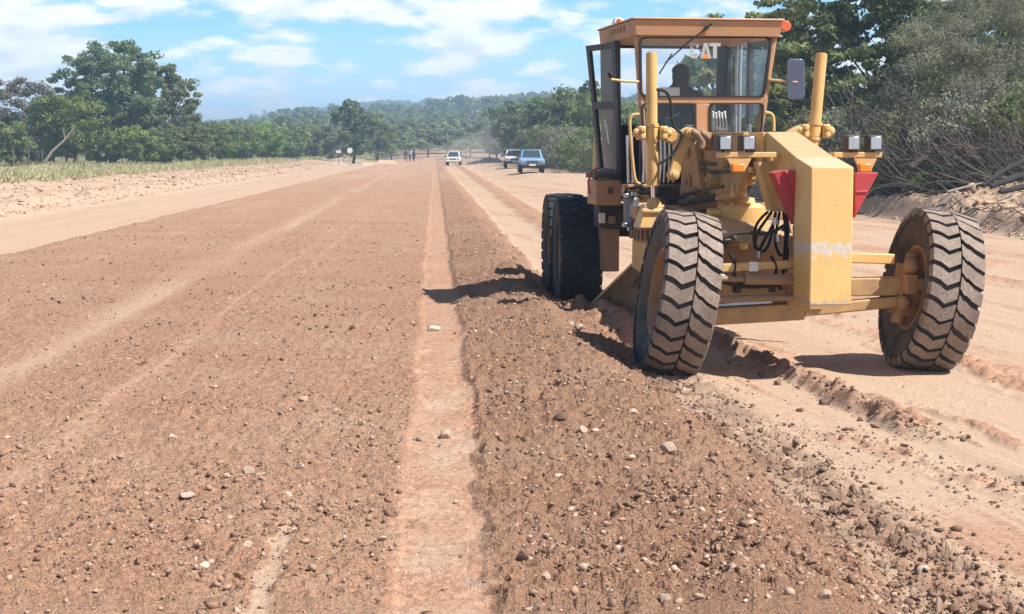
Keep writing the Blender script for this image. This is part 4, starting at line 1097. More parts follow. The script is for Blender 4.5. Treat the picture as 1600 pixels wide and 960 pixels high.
mb = MB(); a, b = T(986, 312, 3.0), T(986, 352, 3.0); mb.tube([a, b], .075, 20); mb.ball(a, .075, 14, (1, 1, .5)); mb.ball(b, .075, 14, (1, 1, .5)); mb.tube([a + Vector((0, 0, .03)), a + Vector((-.03, -.02, .1))], .015, 6); mb.build("air_tank", paint("tank_grey", (.16, .17, .20), .4, .3, (.1, .08, .07), .3, 6, .25), G)
for px, py in ((978, 306), (990, 303), (984, 358), (976, 352), (990, 364)): mb = MB(); mb.box(T(px, py, 2.9), (.045, .045, .045)); mb.tube([T(px, py, 2.9), T(px + 14, py + 8, 3.2)], .014, 6); mb.build("line_fitting", M['steel'], G, .008)
boxpx(1028, 290, 1078, 308, 2.75, .3, "lower_valve", M['dark'], .02)
mb = MB(); mb.tube([T(972, 310, 3.2), T(980, 296, 3.1), T(1000, 292, 2.8), T(1030, 306, 2.6), T(1080, 312, 2.2)], .016, 8); mb.tube([T(975, 330, 3.2), T(990, 300, 3.0), T(1010, 300, 2.7)], .014, 8); mb.build("chassis_hose", hosem, G)
mb = MB(); mb.tube([T(935, 262, 3.8), T(924, 268, 3.8), T(919, 285, 3.8), T(922, 303, 3.8)], .010, 8); mb.build("red_hose", M['red'], G)
boxpx(929, 267, 934, 300, 3.9, .1, "red_reflector", M['red'], .004)
boxpx(975, 288, 1078, 294, 3.0, .12, "cab_sill", Oc, .01)
# ------------------------------------------------------------------ vegetation
def leaf_mat(name, dark, light, trans=0.45, rough=0.6):
    m, nt, b = newmat(name)
    t = attr(nt, "tint"); oi = nt.nodes.new("ShaderNodeObjectInfo")
    c = mixc(nt, t, dark, light)
    hs = nt.nodes.new("ShaderNodeHueSaturation"); L(nt, c, hs.inputs["Color"])
    mr = nt.nodes.new("ShaderNodeMapRange"); L(nt, oi.outputs["Random"], mr.inputs[0]); mr.inputs[3].default_value = .485; mr.inputs[4].default_value = .515; L(nt, mr.outputs[0], hs.inputs["Hue"])
    mv = nt.nodes.new("ShaderNodeMapRange"); L(nt, oi.outputs["Random"], mv.inputs[0]); mv.inputs[3].default_value = .8; mv.inputs[4].default_value = 1.2; L(nt, mv.outputs[0], hs.inputs["Value"])
    L(nt, hs.outputs[0], b.inputs["Base Color"]); b.inputs["Roughness"].default_value = rough; b.inputs["Specular IOR Level"].default_value = .3
    tr = nt.nodes.new("ShaderNodeBsdfTranslucent"); L(nt, hs.outputs[0], tr.inputs[0])
    mx = nt.nodes.new("ShaderNodeMixShader"); mx.inputs[0].default_value = trans
    L(nt, b.outputs[0], mx.inputs[1]); L(nt, tr.outputs[0], mx.inputs[2]); L(nt, mx.outputs[0], nt.nodes["Material Output"].inputs[0])
    return m
M['leaf'] = leaf_mat("leaf_green", (0.105, 0.150, 0.060), (0.290, 0.345, 0.130))
M['leaf_deep'] = leaf_mat("leaf_deep_green", (0.085, 0.130, 0.070), (0.230, 0.290, 0.125))
M['leaf_bright'] = leaf_mat("leaf_bright_green", (0.120, 0.180, 0.050), (0.300, 0.370, 0.115))
M['leaf_grey'] = leaf_mat("leaf_grey_brown", (0.120, 0.120, 0.095), (0.280, 0.265, 0.195), .35)
M['leaf_thorn'] = leaf_mat("leaf_grey_green", (0.170, 0.190, 0.125), (0.420, 0.430, 0.290), .4)
M['leaf_acacia'] = leaf_mat("leaf_acacia", (0.115, 0.155, 0.065), (0.300, 0.335, 0.140))
M['bark'] = simple("bark_dark", (0.060, 0.048, 0.040), .9, 0, .4, 12)
M['bark_pale'] = simple("bark_pale", (0.26, 0.22, 0.18), .9, 0, .35, 9)
M['twig'] = simple("grey_twig", (0.150, 0.122, 0.100), .9, 0, .4, 3)

def leaves(rng, centers, rad, nper, size, flat=.65, aspect=1.6, up=.35, tintvar=.35, droop=0.0):
    k = len(centers); n = k * nper
    ci = np.repeat(np.arange(k), nper)
    d = rng.normal(size=(n, 3)); d /= np.linalg.norm(d, axis=1)[:, None] + 1e-9
    r = rng.random(n) ** .45
    p = centers[ci] + d * (r * rad[ci])[:, None] * np.array([1, 1, flat])
    nrm = d * .8 + rng.normal(size=(n, 3)) * .7; nrm[:, 2] += up; nrm /= np.linalg.norm(nrm, axis=1)[:, None]
    a = np.cross(nrm, rng.normal(size=(n, 3))); a /= np.linalg.norm(a, axis=1)[:, None] + 1e-9
    if droop: a = a + d * .9 + np.array([0, 0, -droop]); a /= np.linalg.norm(a, axis=1)[:, None]
    b = np.cross(nrm, a); b /= np.linalg.norm(b, axis=1)[:, None] + 1e-9
    s = size * (.6 + .8 * rng.random(n))
    A = a * (s * aspect * .5)[:, None]; B = b * (s * .5)[:, None]
    V = np.empty((n, 4, 3)); V[:, 0] = p - A; V[:, 1] = p + B * .9 - A * .1; V[:, 2] = p + A; V[:, 3] = p - B * .9 - A * .1
    ct = rng.random(k)
    t = np.clip(ct[ci] * (1 - tintvar) + rng.random(n) * tintvar, 0, 1)
    return V.reshape(-1, 3), np.arange(n * 4).reshape(-1, 4), np.repeat(t, 4)

def crown_points(rng, H, W, base, k, shape="round"):
    pts = []
    while len(pts) < k:
        d = rng.normal(size=3); d /= np.linalg.norm(d)
        r = rng.uniform(.35, 1.0) ** .5
        if shape == "umbrella":
            q = np.array([d[0] * r, d[1] * r, abs(d[2]) * r * .9]); 
        elif shape == "bush":
            q = np.array([d[0] * r, d[1] * r, d[2] * r])
        else:
            q = np.array([d[0] * r, d[1] * r, d[2] * r]); 
            if q[2] < -.55: continue
            q[:2] *= (.78 + .35 * rng.random())
        pts.append(q)
    pts = np.array(pts)
    if shape == "umbrella": z = base + (H - base) * pts[:, 2]
    else:
        lo, hi = (-.55, 1) if shape == "round" else (-1, 1)
        z = base + (H - base) * (pts[:, 2] - lo) / (hi - lo)
    lop = 1 + .22 * np.sin(np.arctan2(pts[:, 1], pts[:, 0]) * 2 + rng.random() * 6) + .12 * np.sin(np.arctan2(pts[:, 1], pts[:, 0]) * 5 + rng.random() * 6)
    return np.stack([pts[:, 0] * W / 2 * lop, pts[:, 1] * W / 2 * lop, z], 1)

def tree_mesh(seed, H, W, base, k, nper, size, lm, shape="round", cr=.16, flat=.65, aspect=1.6, stems=1, tr=.03, bark='bark', droop=0.0, lean=0.0, up=.35):
    rng = np.random.default_rng(seed)
    cen = crown_points(rng, H, W, base, k, shape)
    rad = W * cr * (.6 + .8 * rng.random(k))
    cen[:, 2] = np.minimum(cen[:, 2], H - rad * flat * .7)
    V, Fq, t = leaves(rng, cen, rad, nper, size, flat, aspect, up, .35, droop)
    V[:, 2] = np.maximum(V[:, 2], .03)
    crown = np_mesh("crown", V, Fq, M[lm], dict(tint=t))
    mb = MB(); r0 = H * tr
    roots = [Vector((rng.normal() * .12 * W * (stems > 1), rng.normal() * .12 * W * (stems > 1), -.3)) for _ in range(stems)]
    forks = []
    for q in roots:
        hf = base + (H - base) * rng.uniform(.05, .3)
        f = Vector((q.x * 1.8 + lean * hf + rng.normal() * .2, q.y * 1.8 + rng.normal() * .2, hf))
        mid = q.lerp(f, .5) + Vector((rng.normal() * .08, rng.normal() * .08, 0)) * H * .12
        mb.tube([q, q.lerp(mid, .3), mid, f], [r0 / stems ** .5 * 1.35, r0 / stems ** .5, r0 / stems ** .5 * .85, r0 / stems ** .5 * .65], 8)
        forks.append((f, r0 / stems ** .5 * .6))
    nb = min(k, 16 if size < .3 else 9)
    for i in rng.choice(k, nb, replace=False):
        c = Vector(cen[i]); f, rr = min(forks, key=lambda t_: (t_[0] - c).length)
        st = f.copy(); st.z = max(st.z - rng.uniform(0, .25) * H * .3, .2)
        m1 = st.lerp(c, .45) + Vector((rng.normal() * .08 * W, rng.normal() * .08 * W, H * .04))
        mb.tube([st, m1, c], [rr * .7, rr * .42, rr * .12], 6)
    tb = mb.build("trunk", M[bark], None, 0, 60, weld=False); tm = tb.data; bpy.data.objects.remove(tb)
    return tm, crown
def plant(name, meshes, x, y, rz, sc, label, cat, group=None, z=None):
    tm, cm = meshes
    zz = float(zmacro(x, y)) if z is None else z
    e = empty(name, (x, y, zz), rz); e.scale = sc if isinstance(sc, tuple) else (sc, sc, sc)
    if tm: link("trunk", tm, e)
    if cm: link("crown", cm, e)
    return tag(e, label, cat, group)

def twig_mesh(seed, n, Lh, spread, r=.012, sub=4, matn='twig'):
    rng = random.Random(seed); mb = MB()
    for i in range(n):
        a = rng.uniform(0, 6.283); el_ = rng.uniform(.15, 1.35)
        d = Vector((math.cos(a) * math.cos(el_), math.sin(a) * math.cos(el_), math.sin(el_)))
        p = Vector((rng.gauss(0, spread), rng.gauss(0, spread), 0)); L_ = Lh * rng.uniform(.5, 1.1); pts = [p]
        for j in range(4):
            d = (d + Vector((rng.gauss(0, .25), rng.gauss(0, .25), rng.gauss(-.03, .2)))).normalized(); p = p + d * L_ / 4; pts.append(p)
        mb.tube(pts, [r * 1.6, r * 1.2, r, r * .7, r * .35], 4, False)
        for j in range(sub):
            k = rng.randint(1, 4); q = pts[k]; dd = (d + Vector((rng.gauss(0, .7), rng.gauss(0, .7), rng.gauss(.1, .5)))).normalized(); l2 = L_ * rng.uniform(.15, .4)
            m_ = q + dd * l2 * .5 + Vector((rng.gauss(0, .06), rng.gauss(0, .06), rng.gauss(0, .06)))
            mb.tube([q, m_, q + dd * l2], [r * .6, r * .45, r * .25], 3, False)
    o = mb.build("twigs", M[matn], None, 0, 0, weld=False); me = o.data; bpy.data.objects.remove(o); return me

# --- prototypes
BIG = tree_mesh(11, 11.6, 9.6, 3.2, 260, 110, .17, 'leaf_deep', "round", .070, .5, 1.8, 1, .03)
COMP = tree_mesh(12, 9.2, 7.0, 2.0, 170, 110, .17, 'leaf', "round", .078, .6, 1.5, 2, .024)
GREYT = tree_mesh(13, 7.4, 7.0, 2.4, 130, 80, .15, 'leaf_grey', "round", .085, .6, 1.6, 2, .025)
BRIGHT = tree_mesh(14, 6.0, 6.0, .8, 120, 110, .16, 'leaf_bright', "bush", .10, .6, 1.5, 2, .022)
BUSH = [tree_mesh(20 + i, 4.2, 5.2, .3, 90, 95, .17, lm, "bush", .105, .6, 1.5, 3, .016) for i, lm in enumerate(('leaf', 'leaf_acacia', 'leaf_bright', 'leaf_grey'))]
UMB = [tree_mesh(30 + i, 5.0, 8.5, 2.6, 36, 85, .40, 'leaf_acacia', "umbrella", .13, .30, 1.6, 1, .026) for i in range(3)]
DENSE = tree_mesh(40, 8.6, 4.6, 1.2, 46, 110, .36, 'leaf_deep', "bush", .17, .7, 1.5, 1, .025)
NEAR = [tree_mesh(50 + i, 8.0, 7.4, 1.7, 150, 80, .120, ('leaf', 'leaf', 'leaf_bright')[i], "round", .058, .36, 1.8, 2, .018) for i in range(3)]
MIDT = [tree_mesh(60 + i, 7.6, 7.0, 1.0, 60, 110, .27, ('leaf', 'leaf_deep', 'leaf_bright')[i], "round", .13, .6, 1.6, 2, .022) for i in range(3)]
THORN = [tree_mesh(70 + i, 7.8, 7.4, .6, 190, 240, .030, 'leaf_thorn', "round", .085, .7, 6.0, 3, .014, 'twig', .3) for i in range(2)]
SHRUB = [tree_mesh(80 + i, 1.6, 2.2, .1, 26, 60, .13, ('leaf_bright', 'leaf')[i], "bush", .18, .7, 1.7, 3, .012) for i in range(2)]
SCRUB = [tree_mesh(84 + i, 2.6, 3.4, .1, 80, 80, .075, ('leaf_grey', 'leaf_thorn', 'leaf')[i], "bush", .12, .7, 1.8, 4, .010, 'twig') for i in range(3)]
BRUSH = [twig_mesh(90 + i, 90, 2.3, .35) for i in range(3)]

rr = random.Random(5)
def put(name, pm_, px, Y, sc, label, cat, group=None, rz=None):
    d = ray(px, 235); return plant(name, pm_, d.x / d.y * Y, Y, rr.uniform(0, 6.28) if rz is None else rz, sc, label, cat, group)

# --- left group
put("spreading_tree", BIG, 176, 150, 1.0, "tall spreading dark green tree rising highest above the left verge", "tree", rz=.6)
put("leafy_tree", COMP, 258, 153, 1.0, "lower leafy tree joined to the right side of the tallest tree", "tree", rz=1.2)
put("grey_tree", GREYT, 34, 140, 1.0, "greyish brown half bare tree at the left edge of the photo", "tree", rz=2.0)
put("bright_green_tree", BRIGHT, 106, 132, 1.0, "bright yellow green bushy tree with a leaning dead trunk before it", "tree")
for px, Y, sc, k, lab in [
    (10, 128, .85, 0, "round green bush under the greyish tree at the left edge of the photo"),
    (62, 150, .8, 3, "dull grey bush between the greyish tree and the bright green tree"),
    (160, 140, .72, 1, "olive bush right of the bright green tree, below the tallest tree"),
    (205, 138, .8, 2, "light green bush in front of the tallest tree's trunk"),
    (248, 142, .78, 0, "dark green bush below the lower leafy tree"),
    (292, 150, .85, 1, "olive bush at the right foot of the left tree group"),
    (335, 165, .9, 2, "light green bush just right of the left tree group, behind the fence"),
    (372, 178, .95, 0, "mid green bush behind the fence, third one right of the tree group"),
    (410, 190, 1.05, 2, "bright round bush behind the fence halfway to the round sign"),
    (452, 205, 1.0, 0, "dark round bush behind the far end of the fence"),
    (488, 225, 1.1, 1, "olive bush left of the tall dark tree by the round sign"),
    (520, 235, .9, 3, "grey bush close to the left of the tall dark tree by the sign")]:
    put("bush", BUSH[k], px, Y, sc, lab, "bush")
put("dense_tree", DENSE, 551, 225, 1.05, "tall narrow dark green tree standing behind the round white sign", "tree")
put("leafy_tree", COMP, 592, 240, .78, "paler leafy tree just right of the tall dark tree by the sign", "tree")
for px, Y, sc, k in [(350, 235, 1.1, 0), (395, 250, 1.15, 1), (440, 262, 1.1, 2), (480, 290, 1.2, 3), (330, 210, 1.2, 1), (515, 300, 1.2, 0), (298, 215, 1.3, 0), (565, 320, 1.2, 1), (5, 190, 1.4, 0), (100, 190, 1.2, 1), (270, 230, 1.1, 2), (425, 300, 1.3, 0)]:
    put("bush", BUSH[k], px, Y, sc, "rounded bush in the scrub belt behind the fence and the nearer bushes", "bush", "bushes in the scrub belt left of the road")
# --- flat-topped acacias in the middle distance
for px, Y, sc in [(612, 285, .9), (640, 320, 1.05), (668, 300, .95), (700, 330, 1.1), (735, 300, .95), (765, 290, .9), (625, 380, 1.2), (660, 400, 1.2), (690, 420, 1.2), (722, 390, 1.2), (755, 360, 1.1), (780, 330, 1.0), (600, 420, 1.2), (790, 280, .85), (648, 285, .7), (720, 275, .7)]:
    put("acacia", UMB[rr.randrange(3)], px, Y, sc, "flat-topped olive green acacia in the valley behind the end of the road", "tree", "flat-topped acacias beyond the road")
# --- right verge, from far to near
for px, Y, sc, k in [(792, 255, 1.15, 0), (806, 232, 1.1, 1), (824, 212, 1.05, 0), (838, 198, 1.0, 1), (856, 182, 1.0, 2), (872, 170, 1.0, 1), (892, 158, 1.0, 0), (912, 148, 1.0, 1)]:
    put("verge_tree", MIDT[k], px, Y, sc, "dark green roadside tree in the row behind the blue pickup", "tree", "far trees along the right verge")
for px, Y, sc, k, lab in [
    (938, 138, .88, 2, "green tree seen through and beside the open cab door"),
    (985, 122, .62, 0, "green tree right behind the cab's black door post"),
    (1035, 110, .54, 1, "green tree seen through the windscreen beside the operator"),
    (1090, 98, .54, 0, "green tree seen behind the cab below the windscreen lettering"),
    (1150, 88, .95, 1, "dark tree behind the right half of the cab")]:
    put("verge_tree", MIDT[k], px, Y, sc, lab, "tree")
for px, Y, sc, k, lab in [
    (1222, 70, .96, 0, "lacy green tree just right of the cab roof, behind the mirror"),
    (1288, 63, 1.0, 1, "lacy dark green tree behind the upright right lift cylinder"),
    (1345, 58, 1.0, 0, "lacy green tree rising behind the right pair of headlights"),
    (1408, 60, 1.12, 1, "tall dark lacy tree left of the grey green thorn tree"),
    (1500, 62, 1.25, 2, "tall green tree behind the grey green thorn trees"),
    (1590, 56, 1.25, 0, "tall green tree in the upper right corner of the photo"),
    (1670, 60, 1.2, 1, "lacy tree just outside the right edge, its leaves reaching in")]:
    put("lacy_tree", NEAR[k], px, Y, sc, lab, "tree")
for px, Y, sc, k in [(1255, 92, .7, 1), (1330, 88, .6, 0), (1400, 84, .6, 1), (1460, 82, .6, 0), (1540, 78, .6, 1), (1200, 98, .75, 0), (1120, 112, .7, 1)]:
    put("verge_tree", MIDT[k], px, Y, sc, "dark tree of the second row behind the lacy trees on the right", "tree", "second row of trees on the right")
put("thorn_tree", THORN[0], 1520, 52, .84, "feathery grey green thorn tree above the spoil bank, the bigger of two", "tree", rz=.4)
put("thorn_tree", THORN[1], 1612, 49, .78, "feathery grey green thorn tree cut by the right edge, above the dark logs", "tree", rz=2.2)
for px, Y, sc, k in [(1240, 58, 1.0, 0), (1275, 55, 1.05, 1), (1310, 52, 1.1, 2), (1345, 50.5, 1.1, 0), (1378, 48.5, 1.15, 1), (1405, 46.5, 1.1, 2), (1432, 45, 1.15, 0), (1466, 44, 1.0, 1), (1500, 42.5, 1.1, 2), (1532, 41.5, 1.15, 0), (1565, 40.5, 1.1, 1), (1598, 39.5, 1.1, 2), (1420, 49, 1.5, 1), (1470, 48, 1.6, 2), (1520, 46, 1.5, 0), (1368, 53, 1.5, 2), (1325, 57, 1.5, 1), (1635, 39, 1.3, 0),
                       (925, 118, 1.0, 0), (900, 128, 1.1, 1), (880, 138, 1.1, 2), (862, 150, 1.2, 0), (845, 162, 1.2, 1), (915, 138, 1.4, 2), (887, 152, 1.4, 0), (830, 180, 1.4, 1)]:
    if Y < 70: Y += 3.5
    d = ray(px, 235); x = d.x / d.y * Y
    o = link("dead_brush", BRUSH[k], None, (x, Y, float(zmacro(x, Y)) - .05), rr.uniform(0, 6.28), sc)
    near_ = Y < 70
    tag(o, "tangle of bare grey brown branches on the spoil bank under the right trees" if near_ else "tangle of bare grey brush at the foot of the far right tree row", "brush", "dead brush on the near right bank" if near_ else "dead brush along the far right verge")
for px, Y, sc, k, lab in [(1468, 45.5, .6, 0, "small bright leafy shrub on the spoil bank above the right front tyre"), (1500, 46, .5, 1, "small green shrub right of the brightest leafy shrub on the bank"),
                          (1560, 43.5, .4, 0, "little bright green shoot left of the dark logs"), (1268, 58, .9, 1, "leafy shrub between the nose and the right lift cylinder, on the bank"),
                          (1310, 55, .8, 0, "pale leafy shrub on the bank behind the right headlights"), (1240, 60, 1.1, 1, "leafy shrub on the bank just right of the cab"),
                          (905, 120, 1.2, 0, "pale shrub on the verge left of the open cab door"), (1385, 49, .5, 1, "small dull shrub right of the red wedge, on the bank")]:
    put("shrub", SHRUB[k], px, Y, sc, lab, "shrub")

for px, Y, sc, k in [(1248, 57, 1.0, 2), (1290, 55, 1.0, 0), (1335, 53.5, 1.0, 1), (1385, 51, .95, 0), (1428, 49.5, 1.0, 2), (1475, 48.5, .95, 0), (1518, 47, .9, 1), (1555, 46, .95, 0), (1596, 44.5, .9, 2), (1360, 56, 1.3, 2), (1440, 54, 1.3, 0), (1530, 51, 1.3, 2), (1300, 60, 1.3, 1),
                     (880, 130, 1.3, 0), (900, 122, 1.2, 1), (855, 145, 1.4, 2), (840, 160, 1.4, 0), (918, 115, 1.2, 2)]:
    put("scrub_bush", SCRUB[k], px, Y, sc, "small-leaved scrub bush mixed into the bare brush of the near right bank" if Y < 70 else "small-leaved scrub bush at the foot of the far right tree row", "bush", "scrub on the near right bank" if Y < 70 else "scrub along the far right verge")
# --- far woodland on the hill: one mass
def woodland():
    rng = np.random.default_rng(3)
    Vs, Fs, Ts = [], [], []; n0 = 0
    N_ = 1500
    Y = 290 + 560 * rng.random(N_) ** .9
    s = rng.uniform(-.36, .17, N_)
    Y = np.concatenate([Y, rng.uniform(1250, 1480, 420)]); s = np.concatenate([s, rng.uniform(-.26, .04, 420)])
    for y, sx in zip(Y, s):
        x = sx * y
        if y < 330 and -.055 < sx < .03: continue
        H = rng.uniform(4.5, 7.5) * (1.25 if y > 1000 else 1); W = rng.uniform(5, 9) * (1.7 if y > 1000 else 1)
        k = 9
        cen = np.stack([rng.normal(size=k) * W * .22, rng.normal(size=k) * W * .22, H * (.35 + .5 * rng.random(k))], 1)
        V, Fq, t = leaves(rng, cen, np.full(k, W * .22), 16, .95 if y < 1000 else 1.7, .55, 1.4, .45, .3)
        V = V + np.array([x, y, float(zmacro(x, y))])
        t = np.clip(t * .6 + rng.random() * .5 - .05, 0, 1)
        Vs.append(V); Fs.append(Fq + n0); Ts.append(t); n0 += len(V)
    me = np_mesh("hill_woodland", np.concatenate(Vs), np.concatenate(Fs), M['leaf'], dict(tint=np.concatenate(Ts)))
    o = link("hill_woodland", me); o["kind"] = "stuff"
    tag(o, "green woodland covering the low hills behind the road", "woodland")
woodland()

# --- tall verge grass on the left
def verge_grass():
    rng = np.random.default_rng(8); n = 130000
    y = 48 + 190 * rng.random(n) ** 1.3; u = -16.2 - 17 * rng.random(n) ** 1.2
    x = u - SL * y; dens = vn(x / 2.5, y / 4, 71); keep = dens > -.5 + .7 * rng.random(n)
    x, y, u = x[keep], y[keep], u[keep]; n = len(x)
    z = zmacro(x, y); h = (.12 + .26 * rng.random(n) ** 2) * (.8 + .9 * np.maximum(vn(x / 3, y / 5, 72), -.4)); wd = .02 + .03 * rng.random(n)
    a = rng.random(n) * 6.283; lx = rng.normal(size=n) * .22; ly = rng.normal(size=n) * .22
    V = np.empty((n, 3, 3)); V[:, 0] = np.stack([x - np.cos(a) * wd, y - np.sin(a) * wd, z - .02], 1); V[:, 1] = np.stack([x + np.cos(a) * wd, y + np.sin(a) * wd, z - .02], 1); V[:, 2] = np.stack([x + lx, y + ly, z + h], 1)
    gm = leaf_mat("dry_green_grass", (0.30, 0.28, 0.13), (0.60, 0.53, 0.32), .3)
    me = np_mesh("grass", V.reshape(-1, 3), np.arange(n * 3).reshape(-1, 3), gm, dict(tint=np.repeat(rng.random(n), 3)))
    o = link("grass", me); o["kind"] = "stuff"; tag(o, "yellow green grass growing on the left verge", "grass")
verge_grass()
# ------------------------------------------------------------------ fence on the left verge
fm = simple("weathered_post", (0.12, 0.095, 0.075), .9, 0, .35, 4); wm = simple("fence_wire", (0.25, 0.24, 0.23), .5, .6)
fx = lambda y: -30.5 - SL * y
fence = empty("wire_fence", (fx(100), 100, float(zmacro(fx(100), 100)))); tag(fence, "wire fence of dark wooden posts along the left verge in front of the bushes", "fence")
pm_ = []
for i in range(4):
    mb = MB(); hh = (1.45, 1.6, 1.35, 1.7)[i]; mb.tube([(0, 0, -.2), (.02 * i, .01, hh * .5), (.05 * (i - 1.5), .0, hh)], [.075, .07, .06], 7); o = mb.build("post", fm, None, 0, 60); pm_.append(o.data); bpy.data.objects.remove(o)
ys = list(np.linspace(92, 330, 58)); fo = fence.location.copy(); tops = []
for i, y in enumerate(ys):
    x = fx(y) + rr.gauss(0, .08); z = float(zmacro(x, y)); link("post", pm_[rr.randrange(4)], fence, (x - fo.x, y - fo.y, z - fo.z), rr.uniform(0, 6)); tops.append(Vector((x - fo.x, y - fo.y, z - fo.z)))
mb = MB()
for h in (.35, .75, 1.15): mb.tube([p + Vector((0, .07, h)) for p in tops], .008, 4)
mb.build("wire", wm, fence, 0, 0)

# leaning dead trunk before the bright tree
mb = MB(); a, b = at(70, 243, 126), at(116, 200, 126.5); a.z -= .5
mb.tube([a, a.lerp(b, .3) + Vector((-.1, 0, .05)), a.lerp(b, .6) + Vector((.05, 0, 0)), b], [.13, .11, .09, .05], 8); mb.tube([a.lerp(b, .68), a.lerp(b, .74) + Vector((-.25, 0, .6))], [.05, .02], 6)
tag(mb.build("dead_tree", M['bark_pale'], None, 0, 60), "pale bare dead trunk leaning to the right before the bright green tree", "dead tree")

M['log'] = simple('dark_log', (.035, .03, .03), .9, 0, .4, 6)  # very dark, mottled log colour
# logs and roots on the right bank
for pts, rad, mt, lab in [
    ([(1535, 290), (1570, 266), (1612, 246)], [.04, .06, .07], 'log', "thin dark log slanting up to the right edge, topmost of the log heap"),
    ([(1548, 292), (1590, 276), (1640, 270)], [.06, .09, .09], 'log', "thick dark log at the right edge, middle of the log heap"),
    ([(1562, 300), (1600, 292), (1650, 288)], [.05, .08, .10], 'log', "thick dark log at the right edge, bottom of the log heap"),
    ([(1456, 334), (1470, 322), (1486, 306)], [.05, .075, .06], 'twig', "short broken root stump sticking up from the bank above the right tyre"),
    ([(1420, 262), (1440, 250), (1468, 222), (1490, 205)], [.10, .09, .08, .05], 'bark', "dark bare limb slanting through the brush below the thorn tree"),
    ([(1480, 300), (1510, 292), (1535, 286)], [.03, .025, .015], 'bark_pale', "thin pale stick lying on top of the sunlit bank")]:
    Yd = 38.5 if pts[0][1] > 270 else 45.0
    mb = MB(); mb.tube([at(a, b, Yd + .3 * i) for i, (a, b) in enumerate(pts)], rad, 9); tag(mb.build("log" if mt in ('bark', 'log') else "root_stump", M[mt], None, 0, 60), lab, "log")

# ------------------------------------------------------------------ stones, gravel, rubble
def stone_geo(rng, sub=2):
    bm = bmesh.new(); bmesh.ops.create_icosphere(bm, subdivisions=sub, radius=.5)
    v = np.array([p.co[:] for p in bm.verts]); f = np.array([[q.index for q in fc.verts] for fc in bm.faces]); bm.free()
    for _ in range(9):
        d = rng.normal(size=3); d /= np.linalg.norm(d); c = rng.uniform(.22, .40); s = v @ d; over = s > c
        v[over] -= np.outer(s[over] - c, d)
    v += rng.normal(size=v.shape) * (.012 if sub > 1 else .085)
    v *= np.array([1, rng.uniform(.7, 1), rng.uniform(.55, .85)]) if sub > 1 else np.array([1, rng.uniform(.5, .9), rng.uniform(.4, .75)])
    return v, f
def stone_mat(name, a, b):
    m, nt, bs = newmat(name); tc = nt.nodes.new("ShaderNodeTexCoord"); oi = nt.nodes.new("ShaderNodeObjectInfo")
    n1 = noise(nt, tc.outputs["Object"], 9, 5, .7); c = mixc(nt, ramp(nt, n1, .3, .7), a, b)
    hs = nt.nodes.new("ShaderNodeHueSaturation"); L(nt, c, hs.inputs["Color"]); mr = nt.nodes.new("ShaderNodeMapRange"); L(nt, oi.outputs["Random"], mr.inputs[0]); mr.inputs[3].default_value = .75; mr.inputs[4].default_value = 1.15; L(nt, mr.outputs[0], hs.inputs["Value"])
    L(nt, hs.outputs[0], bs.inputs["Base Color"]); bs.inputs["Roughness"].default_value = .9; bump(nt, bs, n1, .5, .01); return m
M['stone'] = stone_mat("pale_stone", (.36, .25, .18), (.56, .43, .33)); M['clod'] = stone_mat("dark_clod", (.12, .075, .055), (.26, .16, .11)); M['white_stone'] = stone_mat("white_stone", (.46, .36, .29), (.62, .51, .42))
rng = np.random.default_rng(17)
SM = {}
for mt in ('stone', 'clod', 'white_stone'):
    SM[mt] = []
    for i in range(6):
        v, f = stone_geo(rng); SM[mt].append(np_mesh("stone", v, f, M[mt], smooth=True)); SM[mt][-1].set_sharp_from_angle(angle=R(32))
